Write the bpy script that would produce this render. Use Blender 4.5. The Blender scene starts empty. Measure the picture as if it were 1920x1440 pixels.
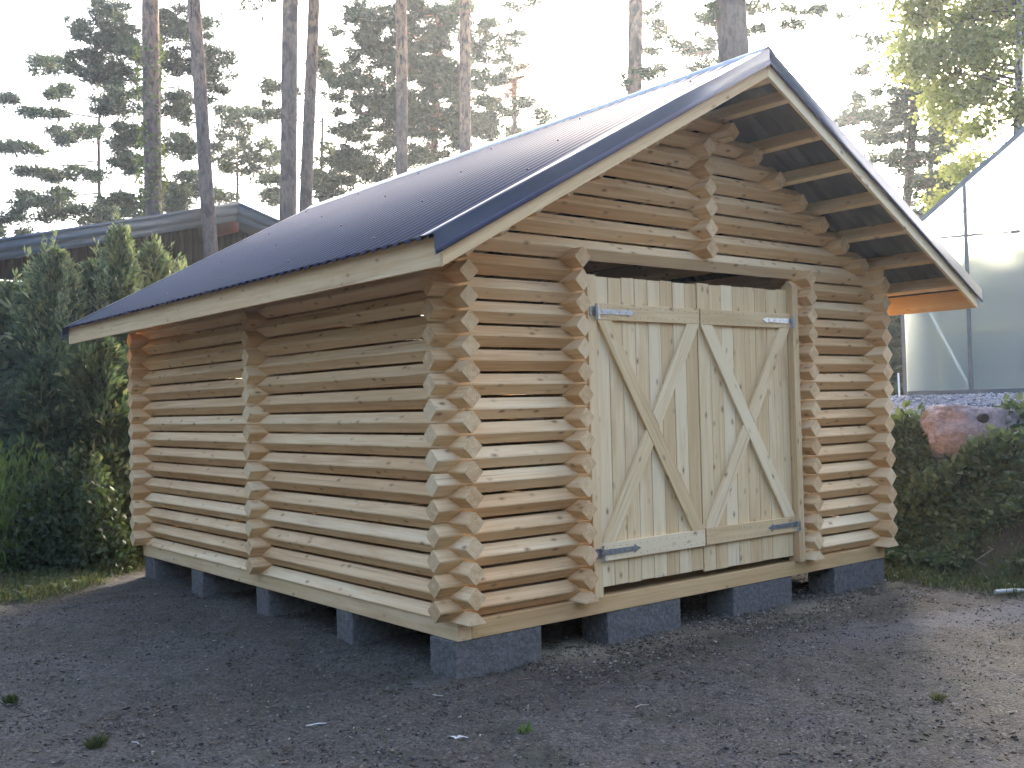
import bpy, bmesh, math, random
import numpy as np
from mathutils import Vector, Matrix, noise
random.seed(7); rng = np.random.default_rng(7)
sc = bpy.context.scene; col = sc.collection
# ---------------------------------------------------------------- camera, sky, sun, exposure
CX, CY, CZ = -3.3053, -4.6472, 1.1767
YAW, PIT, ROL, FPX = -0.67606, 0.02098, -0.02475, 1952.05
Fw = Vector((math.sin(-YAW)*math.cos(PIT), math.cos(YAW)*math.cos(PIT), math.sin(PIT)))
R0 = Fw.cross(Vector((0, 0, 1))).normalized(); U0 = R0.cross(Fw)
Rt = R0*math.cos(ROL)+U0*math.sin(ROL); Up = -R0*math.sin(ROL)+U0*math.cos(ROL)
cd = bpy.data.cameras.new('camera'); cam = bpy.data.objects.new('camera', cd); col.objects.link(cam)
cam.matrix_world = Matrix(((Rt.x, Up.x, -Fw.x, CX), (Rt.y, Up.y, -Fw.y, CY), (Rt.z, Up.z, -Fw.z, CZ), (0, 0, 0, 1)))
cd.sensor_width = 36; cd.lens = FPX/1920*36; cd.clip_start = .05; cd.clip_end = 2000
sc.camera = cam
SUN_AZ, SUN_EL = math.radians(57), math.radians(21)
w = bpy.data.worlds.new('World'); sc.world = w; w.use_nodes = True
nt = w.node_tree; bg = nt.nodes['Background']
sky = nt.nodes.new('ShaderNodeTexSky'); sky.sky_type = 'NISHITA'; sky.sun_disc = False
sky.sun_elevation = SUN_EL; sky.sun_rotation = SUN_AZ; sky.air_density = .75; sky.dust_density = 5.0; sky.ozone_density = 1.0
nt.links.new(sky.outputs[0], bg.inputs[0]); bg.inputs[1].default_value = .15
sd = bpy.data.lights.new('sun', 'SUN'); sd.energy = .6; sd.angle = math.radians(11); sd.color = (1, .97, .9)
so = bpy.data.objects.new('sun', sd); col.objects.link(so)
sv = Vector((math.sin(SUN_AZ)*math.cos(SUN_EL), math.cos(SUN_AZ)*math.cos(SUN_EL), math.sin(SUN_EL)))
so.rotation_euler = sv.to_track_quat('Z', 'Y').to_euler(); so.location = (0, 0, 30)
sc.view_settings.view_transform = 'Standard'; sc.view_settings.look = 'None'
sc.view_settings.exposure = 3.18; sc.view_settings.gamma = 1
sc.render.engine = 'CYCLES'; sc.cycles.use_denoising = True; sc.cycles.max_bounces = 8
sc.cycles.transparent_max_bounces = 12
# ---------------------------------------------------------------- helpers
def at(u, v, d):
    """point on the ray through photo pixel (u, v) at horizontal distance d"""
    D = Fw + Rt*((u-960)/FPX) - Up*((v-720)/FPX)
    t = d/math.hypot(D.x, D.y)
    return Vector((CX, CY, CZ)) + D*t
def tag(o, label=None, cat=None, group=None, kind=None):
    if label: o['label'] = label
    if cat: o['category'] = cat
    if group: o['group'] = group
    if kind: o['kind'] = kind
    return o
def empty(name, loc=(0, 0, 0)):
    o = bpy.data.objects.new(name, None); o.location = loc; o.empty_display_size = .2; col.objects.link(o); return o
def link(name, me, parent=None, mats=()):
    for m in mats:
        if m and m.name not in [x.name for x in me.materials if x]: me.materials.append(m)
    o = bpy.data.objects.new(name, me); col.objects.link(o)
    if parent: o.parent = parent
    return o
def np_mesh(name, V, F, mat, parent=None, tint=None, smooth=False, quads=False):
    V = np.asarray(V, np.float32); F = np.asarray(F, np.int32); n = F.shape[1]
    me = bpy.data.meshes.new(name); me.vertices.add(len(V)); me.vertices.foreach_set('co', V.ravel())
    me.loops.add(F.size); me.loops.foreach_set('vertex_index', F.ravel())
    me.polygons.add(len(F)); me.polygons.foreach_set('loop_start', np.arange(len(F), dtype=np.int32)*n)
    me.update(calc_edges=True)
    if tint is not None:
        a = me.attributes.new('tint', 'FLOAT', 'POINT'); a.data.foreach_set('value', np.asarray(tint, np.float32))
    if smooth: me.polygons.foreach_set('use_smooth', np.ones(len(F), bool))
    return link(name, me, parent, [mat])
def N(t, kind, **kw):
    n = t.nodes.new(kind)
    for k, v in kw.items(): setattr(n, k, v)
    return n
def mat_new(name):
    m = bpy.data.materials.new(name); m.use_nodes = True; t = m.node_tree
    return m, t, t.nodes['Principled BSDF']
def ramp(t, fac, stops):
    r = N(t, 'ShaderNodeValToRGB'); e = r.color_ramp.elements
    e[0].position, e[0].color = stops[0][0], (*stops[0][1], 1)
    e[1].position, e[1].color = stops[-1][0], (*stops[-1][1], 1)
    for p, c in stops[1:-1]: x = e.new(p); x.color = (*c, 1)
    t.links.new(fac, r.inputs[0]); return r.outputs[0]
def mixc(t, f, a, b, mode='MIX'):
    m = N(t, 'ShaderNodeMix', data_type='RGBA', blend_type=mode)
    for i, x in ((0, f), (6, a), (7, b)):
        if hasattr(x, 'links'): t.links.new(x, m.inputs[i])
        elif isinstance(x, (int, float)): m.inputs[i].default_value = x
        else: m.inputs[i].default_value = (*x, 1)
    return m.outputs[2]
def noise_t(t, vec, scale, detail=4, rough=.55, dist=0):
    n = N(t, 'ShaderNodeTexNoise'); n.inputs['Scale'].default_value = scale; n.inputs['Detail'].default_value = detail
    n.inputs['Roughness'].default_value = rough; n.inputs['Distortion'].default_value = dist
    if vec: t.links.new(vec, n.inputs['Vector'])
    return n.outputs[0]
def math_t(t, op, a, b=0.0, clamp=False):
    m = N(t, 'ShaderNodeMath', operation=op, use_clamp=clamp)
    for i, x in ((0, a), (1, b)):
        if hasattr(x, 'links'): t.links.new(x, m.inputs[i])
        else: m.inputs[i].default_value = x
    return m.outputs[0]
def bump_t(t, b, h, strength=.3, dist=.01):
    n = N(t, 'ShaderNodeBump'); n.inputs['Strength'].default_value = strength; n.inputs['Distance'].default_value = dist
    t.links.new(h, n.inputs['Height']); t.links.new(n.outputs[0], b.inputs['Normal'])
def objvec(t, scale=(1, 1, 1), rnd=True):
    tc = N(t, 'ShaderNodeTexCoord'); v = tc.outputs['Object']
    oi = N(t, 'ShaderNodeObjectInfo')
    if rnd:
        s = N(t, 'ShaderNodeVectorMath', operation='SCALE'); s.inputs[0].default_value = (31, 17, 23)
        t.links.new(oi.outputs['Random'], s.inputs['Scale'])
        a = N(t, 'ShaderNodeVectorMath', operation='ADD'); t.links.new(v, a.inputs[0]); t.links.new(s.outputs[0], a.inputs[1]); v = a.outputs[0]
    return v, oi.outputs['Random']
def scaled(t, v, s):
    m = N(t, 'ShaderNodeVectorMath', operation='MULTIPLY'); m.inputs[1].default_value = s; t.links.new(v, m.inputs[0]); return m.outputs[0]
# ---------------------------------------------------------------- materials
def wood(name, lo, mid, hi, knot=.11, end=False):
    m, t, b = mat_new(name); v, rnd = objvec(t)
    if end:   # end grain: rings across the section (object x runs along the grain)
        off = scaled(t, v, (0, 1, 1)); g = N(t, 'ShaderNodeTexWave', wave_type='RINGS', rings_direction='X')
        g.inputs['Scale'].default_value = 28; g.inputs['Distortion'].default_value = 3; g.inputs['Detail'].default_value = 2
        tc = N(t, 'ShaderNodeTexCoord'); t.links.new(tc.outputs['Object'], g.inputs['Vector'])
        n2 = noise_t(t, scaled(t, v, (9, 9, 9)), 3)
        f = math_t(t, 'ADD', math_t(t, 'MULTIPLY', g.outputs[1], .25), math_t(t, 'MULTIPLY', n2, .75))
    else:
        g1 = noise_t(t, scaled(t, v, (1.1, 26, 26)), 1.6, 5, .6, .6); g2 = noise_t(t, scaled(t, v, (.7, 5, 5)), 1.0, 3)
        f = math_t(t, 'ADD', math_t(t, 'MULTIPLY', g1, .6), math_t(t, 'MULTIPLY', g2, .4))
    f = math_t(t, 'ADD', f, math_t(t, 'MULTIPLY', math_t(t, 'SUBTRACT', rnd, .5), .34))
    c = ramp(t, f, [(.3, lo), (.5, mid), (.68, hi)])
    if not end:
        warp = noise_t(t, scaled(t, v, (14, 30, 30)), 1.0, 2)
        vo = N(t, 'ShaderNodeTexVoronoi'); vo.inputs['Scale'].default_value = 1
        av = N(t, 'ShaderNodeVectorMath', operation='ADD'); t.links.new(scaled(t, v, (6.5, 12, 12)), av.inputs[0])
        wv = N(t, 'ShaderNodeVectorMath', operation='SCALE'); wv.inputs[0].default_value = (.12, .1, .1); t.links.new(warp, wv.inputs['Scale'])
        t.links.new(wv.outputs[0], av.inputs[1]); t.links.new(av.outputs[0], vo.inputs['Vector'])
        k = ramp(t, vo.outputs['Distance'], [(knot*.5, (.85, .85, .85)), (knot, (.4, .4, .4)), (knot*2.1, (0, 0, 0))])
        c = mixc(t, k, c, (.24, .115, .05))
        st = noise_t(t, scaled(t, v, (.6, 3, 3)), 2.2, 3, .6)
        c = mixc(t, ramp(t, st, [(.56, (0, 0, 0)), (.75, (.5, .5, .5))]), c, (.52, .27, .12))
        ck = noise_t(t, scaled(t, v, (.8, 55, 55)), 1.0, 2, .5)
        c = mixc(t, ramp(t, ck, [(.66, (0, 0, 0)), (.72, (.4, .4, .4))]), c, (.30, .16, .075))
        bump_t(t, b, g1, .3, .002)
    t.links.new(c, b.inputs['Base Color']); b.inputs['Roughness'].default_value = .62
    b.inputs['Specular IOR Level'].default_value = .25
    return m
WOOD = wood('fresh_spruce', (.64, .385, .18), (.80, .535, .28), (.90, .68, .41))
WOODE = wood('spruce_end_grain', (.54, .32, .15), (.72, .48, .25), (.80, .58, .34), end=True)
WOODD = wood('planed_spruce', (.64, .43, .215), (.78, .565, .305), (.86, .675, .42), knot=.1)
WOODS = wood('sill_spruce', (.60, .37, .16), (.72, .475, .235), (.80, .58, .33), knot=.08)
def flat(name, c, rough=.6, metal=0, spec=.5, bumpn=None, var=.25, vs=6):
    m, t, b = mat_new(name); v, rnd = objvec(t)
    n = noise_t(t, v, vs, 5, .6)
    lo = tuple(x*(1-var) for x in c); hi = tuple(min(1, x*(1+var)) for x in c)
    t.links.new(ramp(t, n, [(.3, lo), (.7, hi)]), b.inputs['Base Color'])
    b.inputs['Roughness'].default_value = rough; b.inputs['Metallic'].default_value = metal; b.inputs['Specular IOR Level'].default_value = spec
    if bumpn: bump_t(t, b, noise_t(t, v, bumpn[0], 4), bumpn[1], bumpn[2])
    return m
SHEET = flat('coated_roof_steel', (.026, .030, .056), .45, 0, .15, var=.12, vs=2)
TRIM = flat('black_trim_steel', (.012, .014, .025), .3, 0, .5, var=.1)
LIP = flat('trim_lip_steel', (.085, .085, .14), .45, 0, .4, var=.1)
ZINC = flat('galvanised_steel', (.42, .44, .47), .38, .85, .5, var=.3, vs=40)
NAIL = flat('nail_heads', (.08, .07, .06), .5, .6)
CONC = flat('lightweight_concrete', (.155, .143, .132), .95, 0, .2, (70, .9, .012), .35, 35)
DARK = flat('shade_boards', (.05, .04, .03), .9)
HOUSEROOF = flat('bluegrey_roof_metal', (.045, .07, .10), .5, 0, .4, var=.03)
HWALL = flat('dark_stained_boards', (.028, .014, .011), .8, var=.5, vs=3)
HRED = flat('red_painted_boards', (.15, .035, .025), .8, var=.3, vs=3)
FRAME = flat('greenhouse_aluminium', (.14, .15, .15), .45, .5, var=.1)
WHITEM = flat('pale_steel_brace', (.6, .62, .62), .4, var=.1)
GRAN = flat('pink_granite', (.25, .205, .20), .9, 0, .2, (26, 1, .04), .2, 22)
HOLE_SHADE = flat('drill_hole_shade', (.03, .025, .022), .9)
STONEM = flat('grey_stones', (.13, .125, .13), .9, 0, .3, None, .5, 30)
CHIPM = flat('pale_wood_chips', (.42, .36, .28), .8, var=.3, vs=20)
BENCH = flat('yellow_bench', (.3, .26, .13), .7)
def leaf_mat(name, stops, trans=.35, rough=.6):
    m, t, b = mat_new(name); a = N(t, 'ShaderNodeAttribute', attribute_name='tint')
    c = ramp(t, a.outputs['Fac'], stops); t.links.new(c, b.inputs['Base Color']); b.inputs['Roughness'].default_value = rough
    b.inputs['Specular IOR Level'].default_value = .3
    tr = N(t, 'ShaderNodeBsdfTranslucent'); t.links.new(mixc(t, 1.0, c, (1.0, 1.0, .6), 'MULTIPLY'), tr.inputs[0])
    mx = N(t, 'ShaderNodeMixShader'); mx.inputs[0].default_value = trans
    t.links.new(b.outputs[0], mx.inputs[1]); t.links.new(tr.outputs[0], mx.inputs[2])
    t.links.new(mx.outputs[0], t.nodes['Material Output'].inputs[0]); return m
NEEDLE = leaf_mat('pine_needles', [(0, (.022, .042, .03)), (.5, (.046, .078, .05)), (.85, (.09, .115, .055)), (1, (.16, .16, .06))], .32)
RUSSET = leaf_mat('dead_needles', [(0, (.22, .09, .05)), (1, (.38, .17, .1))], .3)
BIRCH = leaf_mat('birch_leaves', [(0, (.10, .14, .06)), (.5, (.20, .25, .10)), (1, (.36, .38, .16))], .55)
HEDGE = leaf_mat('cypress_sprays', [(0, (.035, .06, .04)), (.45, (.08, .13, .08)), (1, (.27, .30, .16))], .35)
WILLOW = leaf_mat('willow_leaves', [(0, (.05, .11, .03)), (1, (.16, .23, .07))], .4)
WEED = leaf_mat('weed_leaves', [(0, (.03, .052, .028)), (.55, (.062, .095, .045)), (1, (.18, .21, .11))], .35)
GRASS = leaf_mat('grass_blades', [(0, (.06, .075, .03)), (.5, (.1, .12, .045)), (1, (.26, .22, .11))], .35)
IVY = leaf_mat('ivy_leaves', [(0, (.04, .07, .02)), (1, (.14, .18, .05))], .35)
def bark_mat(name, low, high, zsplit, birch=False):
    m, t, b = mat_new(name); v, rnd = objvec(t)
    tc = N(t, 'ShaderNodeTexCoord'); s = N(t, 'ShaderNodeSeparateXYZ'); t.links.new(tc.outputs['Object'], s.inputs[0])
    n = noise_t(t, scaled(t, v, (1, 1, .35)), 14, 6, .7, .5); n2 = noise_t(t, v, 1.3, 3)
    f = math_t(t, 'ADD', math_t(t, 'MULTIPLY', math_t(t, 'SUBTRACT', s.outputs[2], zsplit), .28), math_t(t, 'MULTIPLY', math_t(t, 'SUBTRACT', n2, .5), 1.6), )
    f = math_t(t, 'ADD', f, .0, True)
    c = mixc(t, f, low, high)
    c = mixc(t, ramp(t, n, [(.38, (1, 1, 1)), (.55, (0, 0, 0))]), c, (.06, .05, .05))
    k = noise_t(t, v, 2.7, 1)
    c = mixc(t, ramp(t, k, [(.62, (0, 0, 0)), (.68, (.7, .7, .7))]), c, (.05, .04, .045))
    t.links.new(c, b.inputs['Base Color']); b.inputs['Roughness'].default_value = .95; b.inputs['Specular IOR Level'].default_value = .15
    bump_t(t, b, n, .8, .03); return m
BARK = bark_mat('pine_bark', (.12, .098, .095), (.36, .215, .145), 5.5)
BARKB = bark_mat('birch_bark', (.3, .3, .28), (.5, .5, .46), 2)
def ground_mat():
    m, t, b = mat_new('packed_gravel_and_soil'); geo = N(t, 'ShaderNodeNewGeometry'); v = geo.outputs['Position']
    g = N(t, 'ShaderNodeAttribute', attribute_name='tint'); g2 = N(t, 'ShaderNodeAttribute', attribute_name='pale'); g3 = N(t, 'ShaderNodeAttribute', attribute_name='dust')
    big = noise_t(t, v, .9, 4, .6); fine = noise_t(t, v, 55, 6, .75); mid = noise_t(t, v, 9, 5, .7)
    grit = N(t, 'ShaderNodeTexVoronoi'); grit.inputs['Scale'].default_value = 75; t.links.new(v, grit.inputs['Vector'])
    c = ramp(t, fine, [(.26, (.024, .0215, .019)), (.48, (.094, .082, .068)), (.74, (.22, .198, .172))])
    c = mixc(t, ramp(t, big, [(.4, (0, 0, 0)), (.62, (.65, .65, .65))]), c, ramp(t, fine, [(.3, (.035, .026, .016)), (.7, (.12, .095, .062))]))
    c = mixc(t, ramp(t, noise_t(t, v, 24, 3, .6), [(.55, (0, 0, 0)), (.7, (.6, .6, .6))]), c, (.03, .026, .022))
    pt = noise_t(t, v, 2.6, 5, .7, .4)
    c = mixc(t, ramp(t, pt, [(.52, (0, 0, 0)), (.68, (.7, .7, .7))]), c, ramp(t, fine, [(.3, (.03, .033, .017)), (.7, (.09, .088, .05))]))
    c = mixc(t, ramp(t, noise_t(t, v, 1.7, 4, .7), [(.55, (0, 0, 0)), (.72, (.55, .55, .55))]), c, (.13, .122, .118))
    c = mixc(t, ramp(t, mid, [(.5, (0, 0, 0)), (.75, (.75, .75, .75))]), c, (.045, .04, .035))
    sp = N(t, 'ShaderNodeSeparateColor'); t.links.new(grit.outputs['Color'], sp.inputs[0])
    c = mixc(t, ramp(t, sp.outputs[0], [(.95, (0, 0, 0)), (.98, (.6, .6, .6))]), c, (.2, .19, .18))
    c = mixc(t, ramp(t, sp.outputs[1], [(.8, (0, 0, 0)), (.9, (.6, .6, .6))]), c, (.03, .028, .03))
    c = mixc(t, g2.outputs['Fac'], c, ramp(t, fine, [(.3, (.13, .13, .15)), (.7, (.22, .22, .245))]))
    c = mixc(t, g3.outputs['Fac'], c, ramp(t, fine, [(.3, (.26, .21, .13)), (.7, (.5, .43, .3))]))
    soil = ramp(t, mid, [(.3, (.02, .018, .014)), (.7, (.055, .048, .032))])
    soil = mixc(t, ramp(t, big, [(.4, (0, 0, 0)), (.6, (.5, .5, .5))]), soil, (.05, .07, .025))
    c = mixc(t, g.outputs['Fac'], c, soil)
    t.links.new(c, b.inputs['Base Color']); b.inputs['Roughness'].default_value = .95; b.inputs['Specular IOR Level'].default_value = .2
    h = math_t(t, 'ADD', math_t(t, 'MULTIPLY', fine, .5), math_t(t, 'ADD', math_t(t, 'MULTIPLY', mid, 1.0), math_t(t, 'MULTIPLY', grit.outputs['Distance'], -.4)))
    bump_t(t, b, h, .9, .022); return m
GROUND = ground_mat()
def pane_mat():
    m, t, b = mat_new('twinwall_polycarbonate'); v, rnd = objvec(t, rnd=False)
    b.inputs['Base Color'].default_value = (.74, .82, .76, 1); b.inputs['Transmission Weight'].default_value = .8
    n = noise_t(t, scaled(t, v, (.5, .5, 3)), 2.2, 3)
    t.links.new(ramp(t, n, [(.3, (.3, .3, .3)), (.7, (.5, .5, .5))]), b.inputs['Roughness'])
    b.inputs['IOR'].default_value = 1.12; return m
PANE = pane_mat()
# ---------------------------------------------------------------- the ground: one sheet, banked up on the right and behind
def sstep(a, b, x): t = np.clip((x-a)/(b-a), 0, 1); return t*t*(3-2*t)
_ph = rng.uniform(0, 6.28, 40); _k = rng.normal(0, 1, (40, 2))
def wav(x, y, s, n0, n1):
    r = 0
    for i in range(n0, n1): r = r+np.sin((_k[i, 0]*x+_k[i, 1]*y)/s+_ph[i])
    return r/math.sqrt(n1-n0)
def terrain(x, y):
    x = np.asarray(x, float); y = np.asarray(y, float)
    edge = 4.75+.12*np.sin(y*1.3)+.08*np.sin(y*3.1+1)
    r = 1.02*sstep(0, 1.45, x-edge-.15*0)+.45*sstep(1.3, 4.0, x-edge)
    bk = 1.9*sstep(6.9, 12.5, y-.25*x)
    h = -.30+np.maximum(r, bk)+.06*wav(x, y, .45, 0, 12)*sstep(0, .5, np.maximum(x-edge, y-6.9))*(1-sstep(2, 3, x-edge)*sstep(-9, -8, -y))
    far = np.hypot(x, y); h = h+.5*sstep(25, 80, far)
    flat_ = 1-sstep(0, .5, np.maximum(x-edge, y-6.9))
    return h+.008*wav(x, y, .28, 12, 26)*flat_*sstep(.2, 1.0, np.maximum(np.maximum(-x, x-4.2), np.maximum(-y, y-4.9)))
def grassmask(x, y):
    n = .22*wav(x, y, .25, 26, 36)
    a = sstep(-.25, .3, y-(4.55+.85*np.clip(x+.9, 0, 1.6))+n)
    b = sstep(-.2, .3, x-4.25+.3*n)
    return np.maximum(a*(y > 0), b)
def axis(lo, hi, a, b, s):
    m = np.arange(a, b, s); l = a-np.geomspace(s, a-lo, 45)[::-1]; r = b+np.geomspace(s, hi-b, 45); return np.concatenate([l, m, r])
gx = axis(-60, 95, -4.5, 9, .045); gy = axis(-60, 95, -4.5, 8.5, .045)
X, Y = np.meshgrid(gx, gy, indexing='ij'); Z = terrain(X, Y)
near = (np.abs(X) < 12) & (np.abs(Y) < 12)
Z = Z+np.where(near, rng.normal(0, .0045, Z.shape)+.006*wav(X, Y, .05, 0, 20)+.007*wav(X, Y, .11, 10, 30), 0)
gm = grassmask(X, Y)
terr = sstep(5.95, 6.2, X+.2*wav(X, Y, .4, 3, 9))*sstep(-13, -12, -Y)*(Y < 6)   # gravel terrace
pale = np.clip(terr, 0, 1)
pale2 = np.exp(-(((X-3.6)/1.3)**2+((Y+1.2+.25*(X-3.6))/.22)**2))*.4
dust = np.exp(-(((X-.85)/.22)**2+((Y-.12)/.22)**2))*1.1+np.exp(-(((X-3.1)/.5)**2+((Y+.22)/.16)**2))*.35+np.exp(-(((X-1.6)/1.2)**2+((Y+.15)/.12)**2))*.25
gm = gm*(1-pale)
i = np.arange(len(gx)-1)[:, None]*len(gy)+np.arange(len(gy)-1)[None, :]; i = i.ravel()
gF = np.stack([i, i+len(gy), i+len(gy)+1, i+1], 1)
g = np_mesh('ground', np.stack([X, Y, Z], -1).reshape(-1, 3), gF, GROUND, tint=gm.ravel(), smooth=True)
for nm, arr in (('pale', np.clip(np.maximum(pale, pale2), 0, 1)), ('dust', np.clip(dust, 0, .9))):
    a = g.data.attributes.new(nm, 'FLOAT', 'POINT'); a.data.foreach_set('value', arr.ravel().astype(np.float32))
tag(g, 'dark packed gravel yard banked up to weeds and a terrace', kind='structure')
def tz(x, y): return float(terrain(x, y))
# ---------------------------------------------------------------- the shed
P = .137; H = .0648; W = 4.176; L = 4.897; C = .05; E_ = .115
MID = W/2; T = .5362; ZB = 3.2164          # bargeboard bottom line at the ridge; slope
DS = .155                                    # roof sheet underside above that line
def zline(x): return ZB-T*abs(x-MID)
shed = empty('log_shed', (0, 0, 0))
tag(shed, 'new pale log shed with double plank doors and dark corrugated roof', 'shed')
def prism(prof, a, b, chunk=0):
    """profile in local (y,z) swept from x=a to x=b"""
    bm = bmesh.new(); xs = [a, b]
    rows = [[bm.verts.new((x, p[0], p[1])) for p in prof] for x in xs]
    n = len(prof)
    for r in range(len(rows)-1):
        for k in range(n): bm.faces.new((rows[r][k], rows[r+1][k], rows[r+1][(k+1) % n], rows[r][(k+1) % n]))
    f = bm.faces.new(rows[0]); f.material_index = 1
    f = bm.faces.new(rows[-1][::-1]); f.material_index = 1
    bmesh.ops.recalc_face_normals(bm, faces=bm.faces); return bm
def diamond(h=H, c=.0045):
    d = h; s = c
    return [(s, d-s), (d-s, s), (d-s, -s), (s, -d+s), (-s, -d+s), (-d+s, -s), (-d+s, s), (-s, d-s)]
def finish(bm, name, mats, parent):
    me = bpy.data.meshes.new(name); bm.to_mesh(me); bm.free()
    for m in mats: me.materials.append(m)
    return link(name, me, parent)
def log(axis_, pos, a, b, name='log', cuts=(), jit=1.0, hh=H):
    """axis 'x' or 'y'; pos=(other horizontal coord, z); runs a..b in world; cuts = world planes (point, normal) removing the normal side"""
    h = hh*(1+random.uniform(-.008, .008))
    bm = prism(diamond(h, random.uniform(.0038, .005)), 0, b-a)
    o_rot = 0 if axis_ == 'x' else math.pi/2
    dj = random.uniform(-.0025, .0025)*jit; dz = random.uniform(-.001, .001)*jit
    loc = Vector((a, pos[0]+dj, pos[1]+dz)) if axis_ == 'x' else Vector((pos[0]+dj, a, pos[1]+dz))
    M = Matrix.Translation(loc) @ Matrix.Rotation(o_rot, 4, 'Z'); Mi = M.inverted()
    for co, no in cuts:
        lc = Mi @ Vector(co); ln = (Mi.to_3x3() @ Vector(no)).normalized()
        r = bmesh.ops.bisect_plane(bm, geom=bm.verts[:]+bm.edges[:]+bm.faces[:], plane_co=lc, plane_no=ln, clear_outer=True)
        ed = [e for e in r['geom_cut'] if isinstance(e, bmesh.types.BMEdge)]
        if ed:
            for f in bmesh.ops.contextual_create(bm, geom=ed)['faces']: f.material_index = 1
    bmesh.ops.recalc_face_normals(bm, faces=bm.faces)
    o = finish(bm, name, [WOOD, WOODE], shed)
    o.location = loc; o.rotation_euler = (random.uniform(-.03, .03)*jit, random.uniform(-.0006, .0006)*jit, o_rot+random.uniform(-.0006, .0006)*jit)
    return o
def box(name, x0, x1, y0, y1, z0, z1, mats, parent=shed, along='x', bev=.002):
    """a board: local x runs along its length"""
    sx, sy, sz = x1-x0, y1-y0, z1-z0; c = ((x0+x1)/2, (y0+y1)/2, (z0+z1)/2)
    if along == 'x': l, a, b, rot = sx, sy, sz, (0, 0, 0)
    elif along == 'y': l, a, b, rot = sy, sx, sz, (0, 0, math.pi/2)
    else: l, a, b, rot = sz, sy, sx, (0, -math.pi/2, 0)
    a, b = a/2, b/2; v = min(bev, a*.3, b*.3)
    bm = prism([(a-v, b), (a, b-v), (a, -b+v), (a-v, -b), (-a+v, -b), (-a, -b+v), (-a, b-v), (-a+v, b)], -l/2, l/2)
    o = finish(bm, name, mats, parent); o.location = c; o.rotation_euler = rot; return o
SW = [WOODS, WOODE]; DW = [WOODD, WOODE]
# sills
box('sill', .0, .095, .0, L, -.1, 0, SW, along='y'); box('sill', .098, W, .0, .095, -.1, 0, SW, along='x')
box('sill', W-.095, W, .098, L, -.1, .0, SW, along='y'); box('sill', .098, W-.098, L-.095, L, -.1, 0, SW, along='x')
for k in range(18):   # floor planks
    y0 = .1+k*.26
    if y0+.25 < L-.1: box('floor_plank', .1, W-.1, y0, y0+.255, -.035, -.004, SW, along='x')
J1, J2 = .912, 3.185; OP0, OP1 = 1.005, 3.082
half = ((0, 0, 0.001), (0, 0, -1))
HT = .0725  # oversized half-height: unseen right and back logs closed up to keep light out
def yl(x, k, a, b, name='log', hh=H):
    log('y', (x, k*P+(.003 if k == 0 else 0)), a, b, name, cuts=[half] if k == 0 else (), hh=hh)
for k in range(0, 16):
    yl(C, k, -E_, L+E_); yl(W-C, k, -E_, L+E_, hh=.0725)
    for x in (J1, J2): yl(x, k, -.095, .23, 'cross_log')
for k in range(0, 14):
    log('x', (C, (k+.5)*P), -E_, OP0); log('x', (C, (k+.5)*P), OP1, W+E_)
    log('x', (L-C, (k+.5)*P), -E_, W+E_, hh=.0725)
    log('x', (2.43, (k+.5)*P), -.1, .24, 'cross_log'); log('x', (2.43, (k+.5)*P), W-.24, W+.1, 'cross_log')
log('x', (C, 14.5*P), -E_, OP0); log('x', (C, 14.5*P), OP1, W+E_); log('x', (L-C, 14.5*P), -E_, W+E_)
cutL = ((MID, 0, ZB+DS-.012), Vector((-T, 0, 1)).normalized()); cutR = ((MID, 0, ZB+DS-.012), Vector((T, 0, 1)).normalized())
for k in range(15, 23):
    dist = 2.038-(k-15)*P/T
    for yy in (C, L-C): log('x', (yy, (k+.5)*P), MID-dist-E_, MID+dist+E_, cuts=[cutL, cutR], hh=H if yy == C else HT)
    if k > 15:
        for s in (-1, 1): log('y', (MID+s*dist, k*P), -.1, L+.1, 'purlin_log', cuts=[cutL, cutR])
for k in range(16, 22):
    for yy in (-.1, L-.24): log('y', (MID, k*P), yy, yy+.34, 'cross_log')
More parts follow.
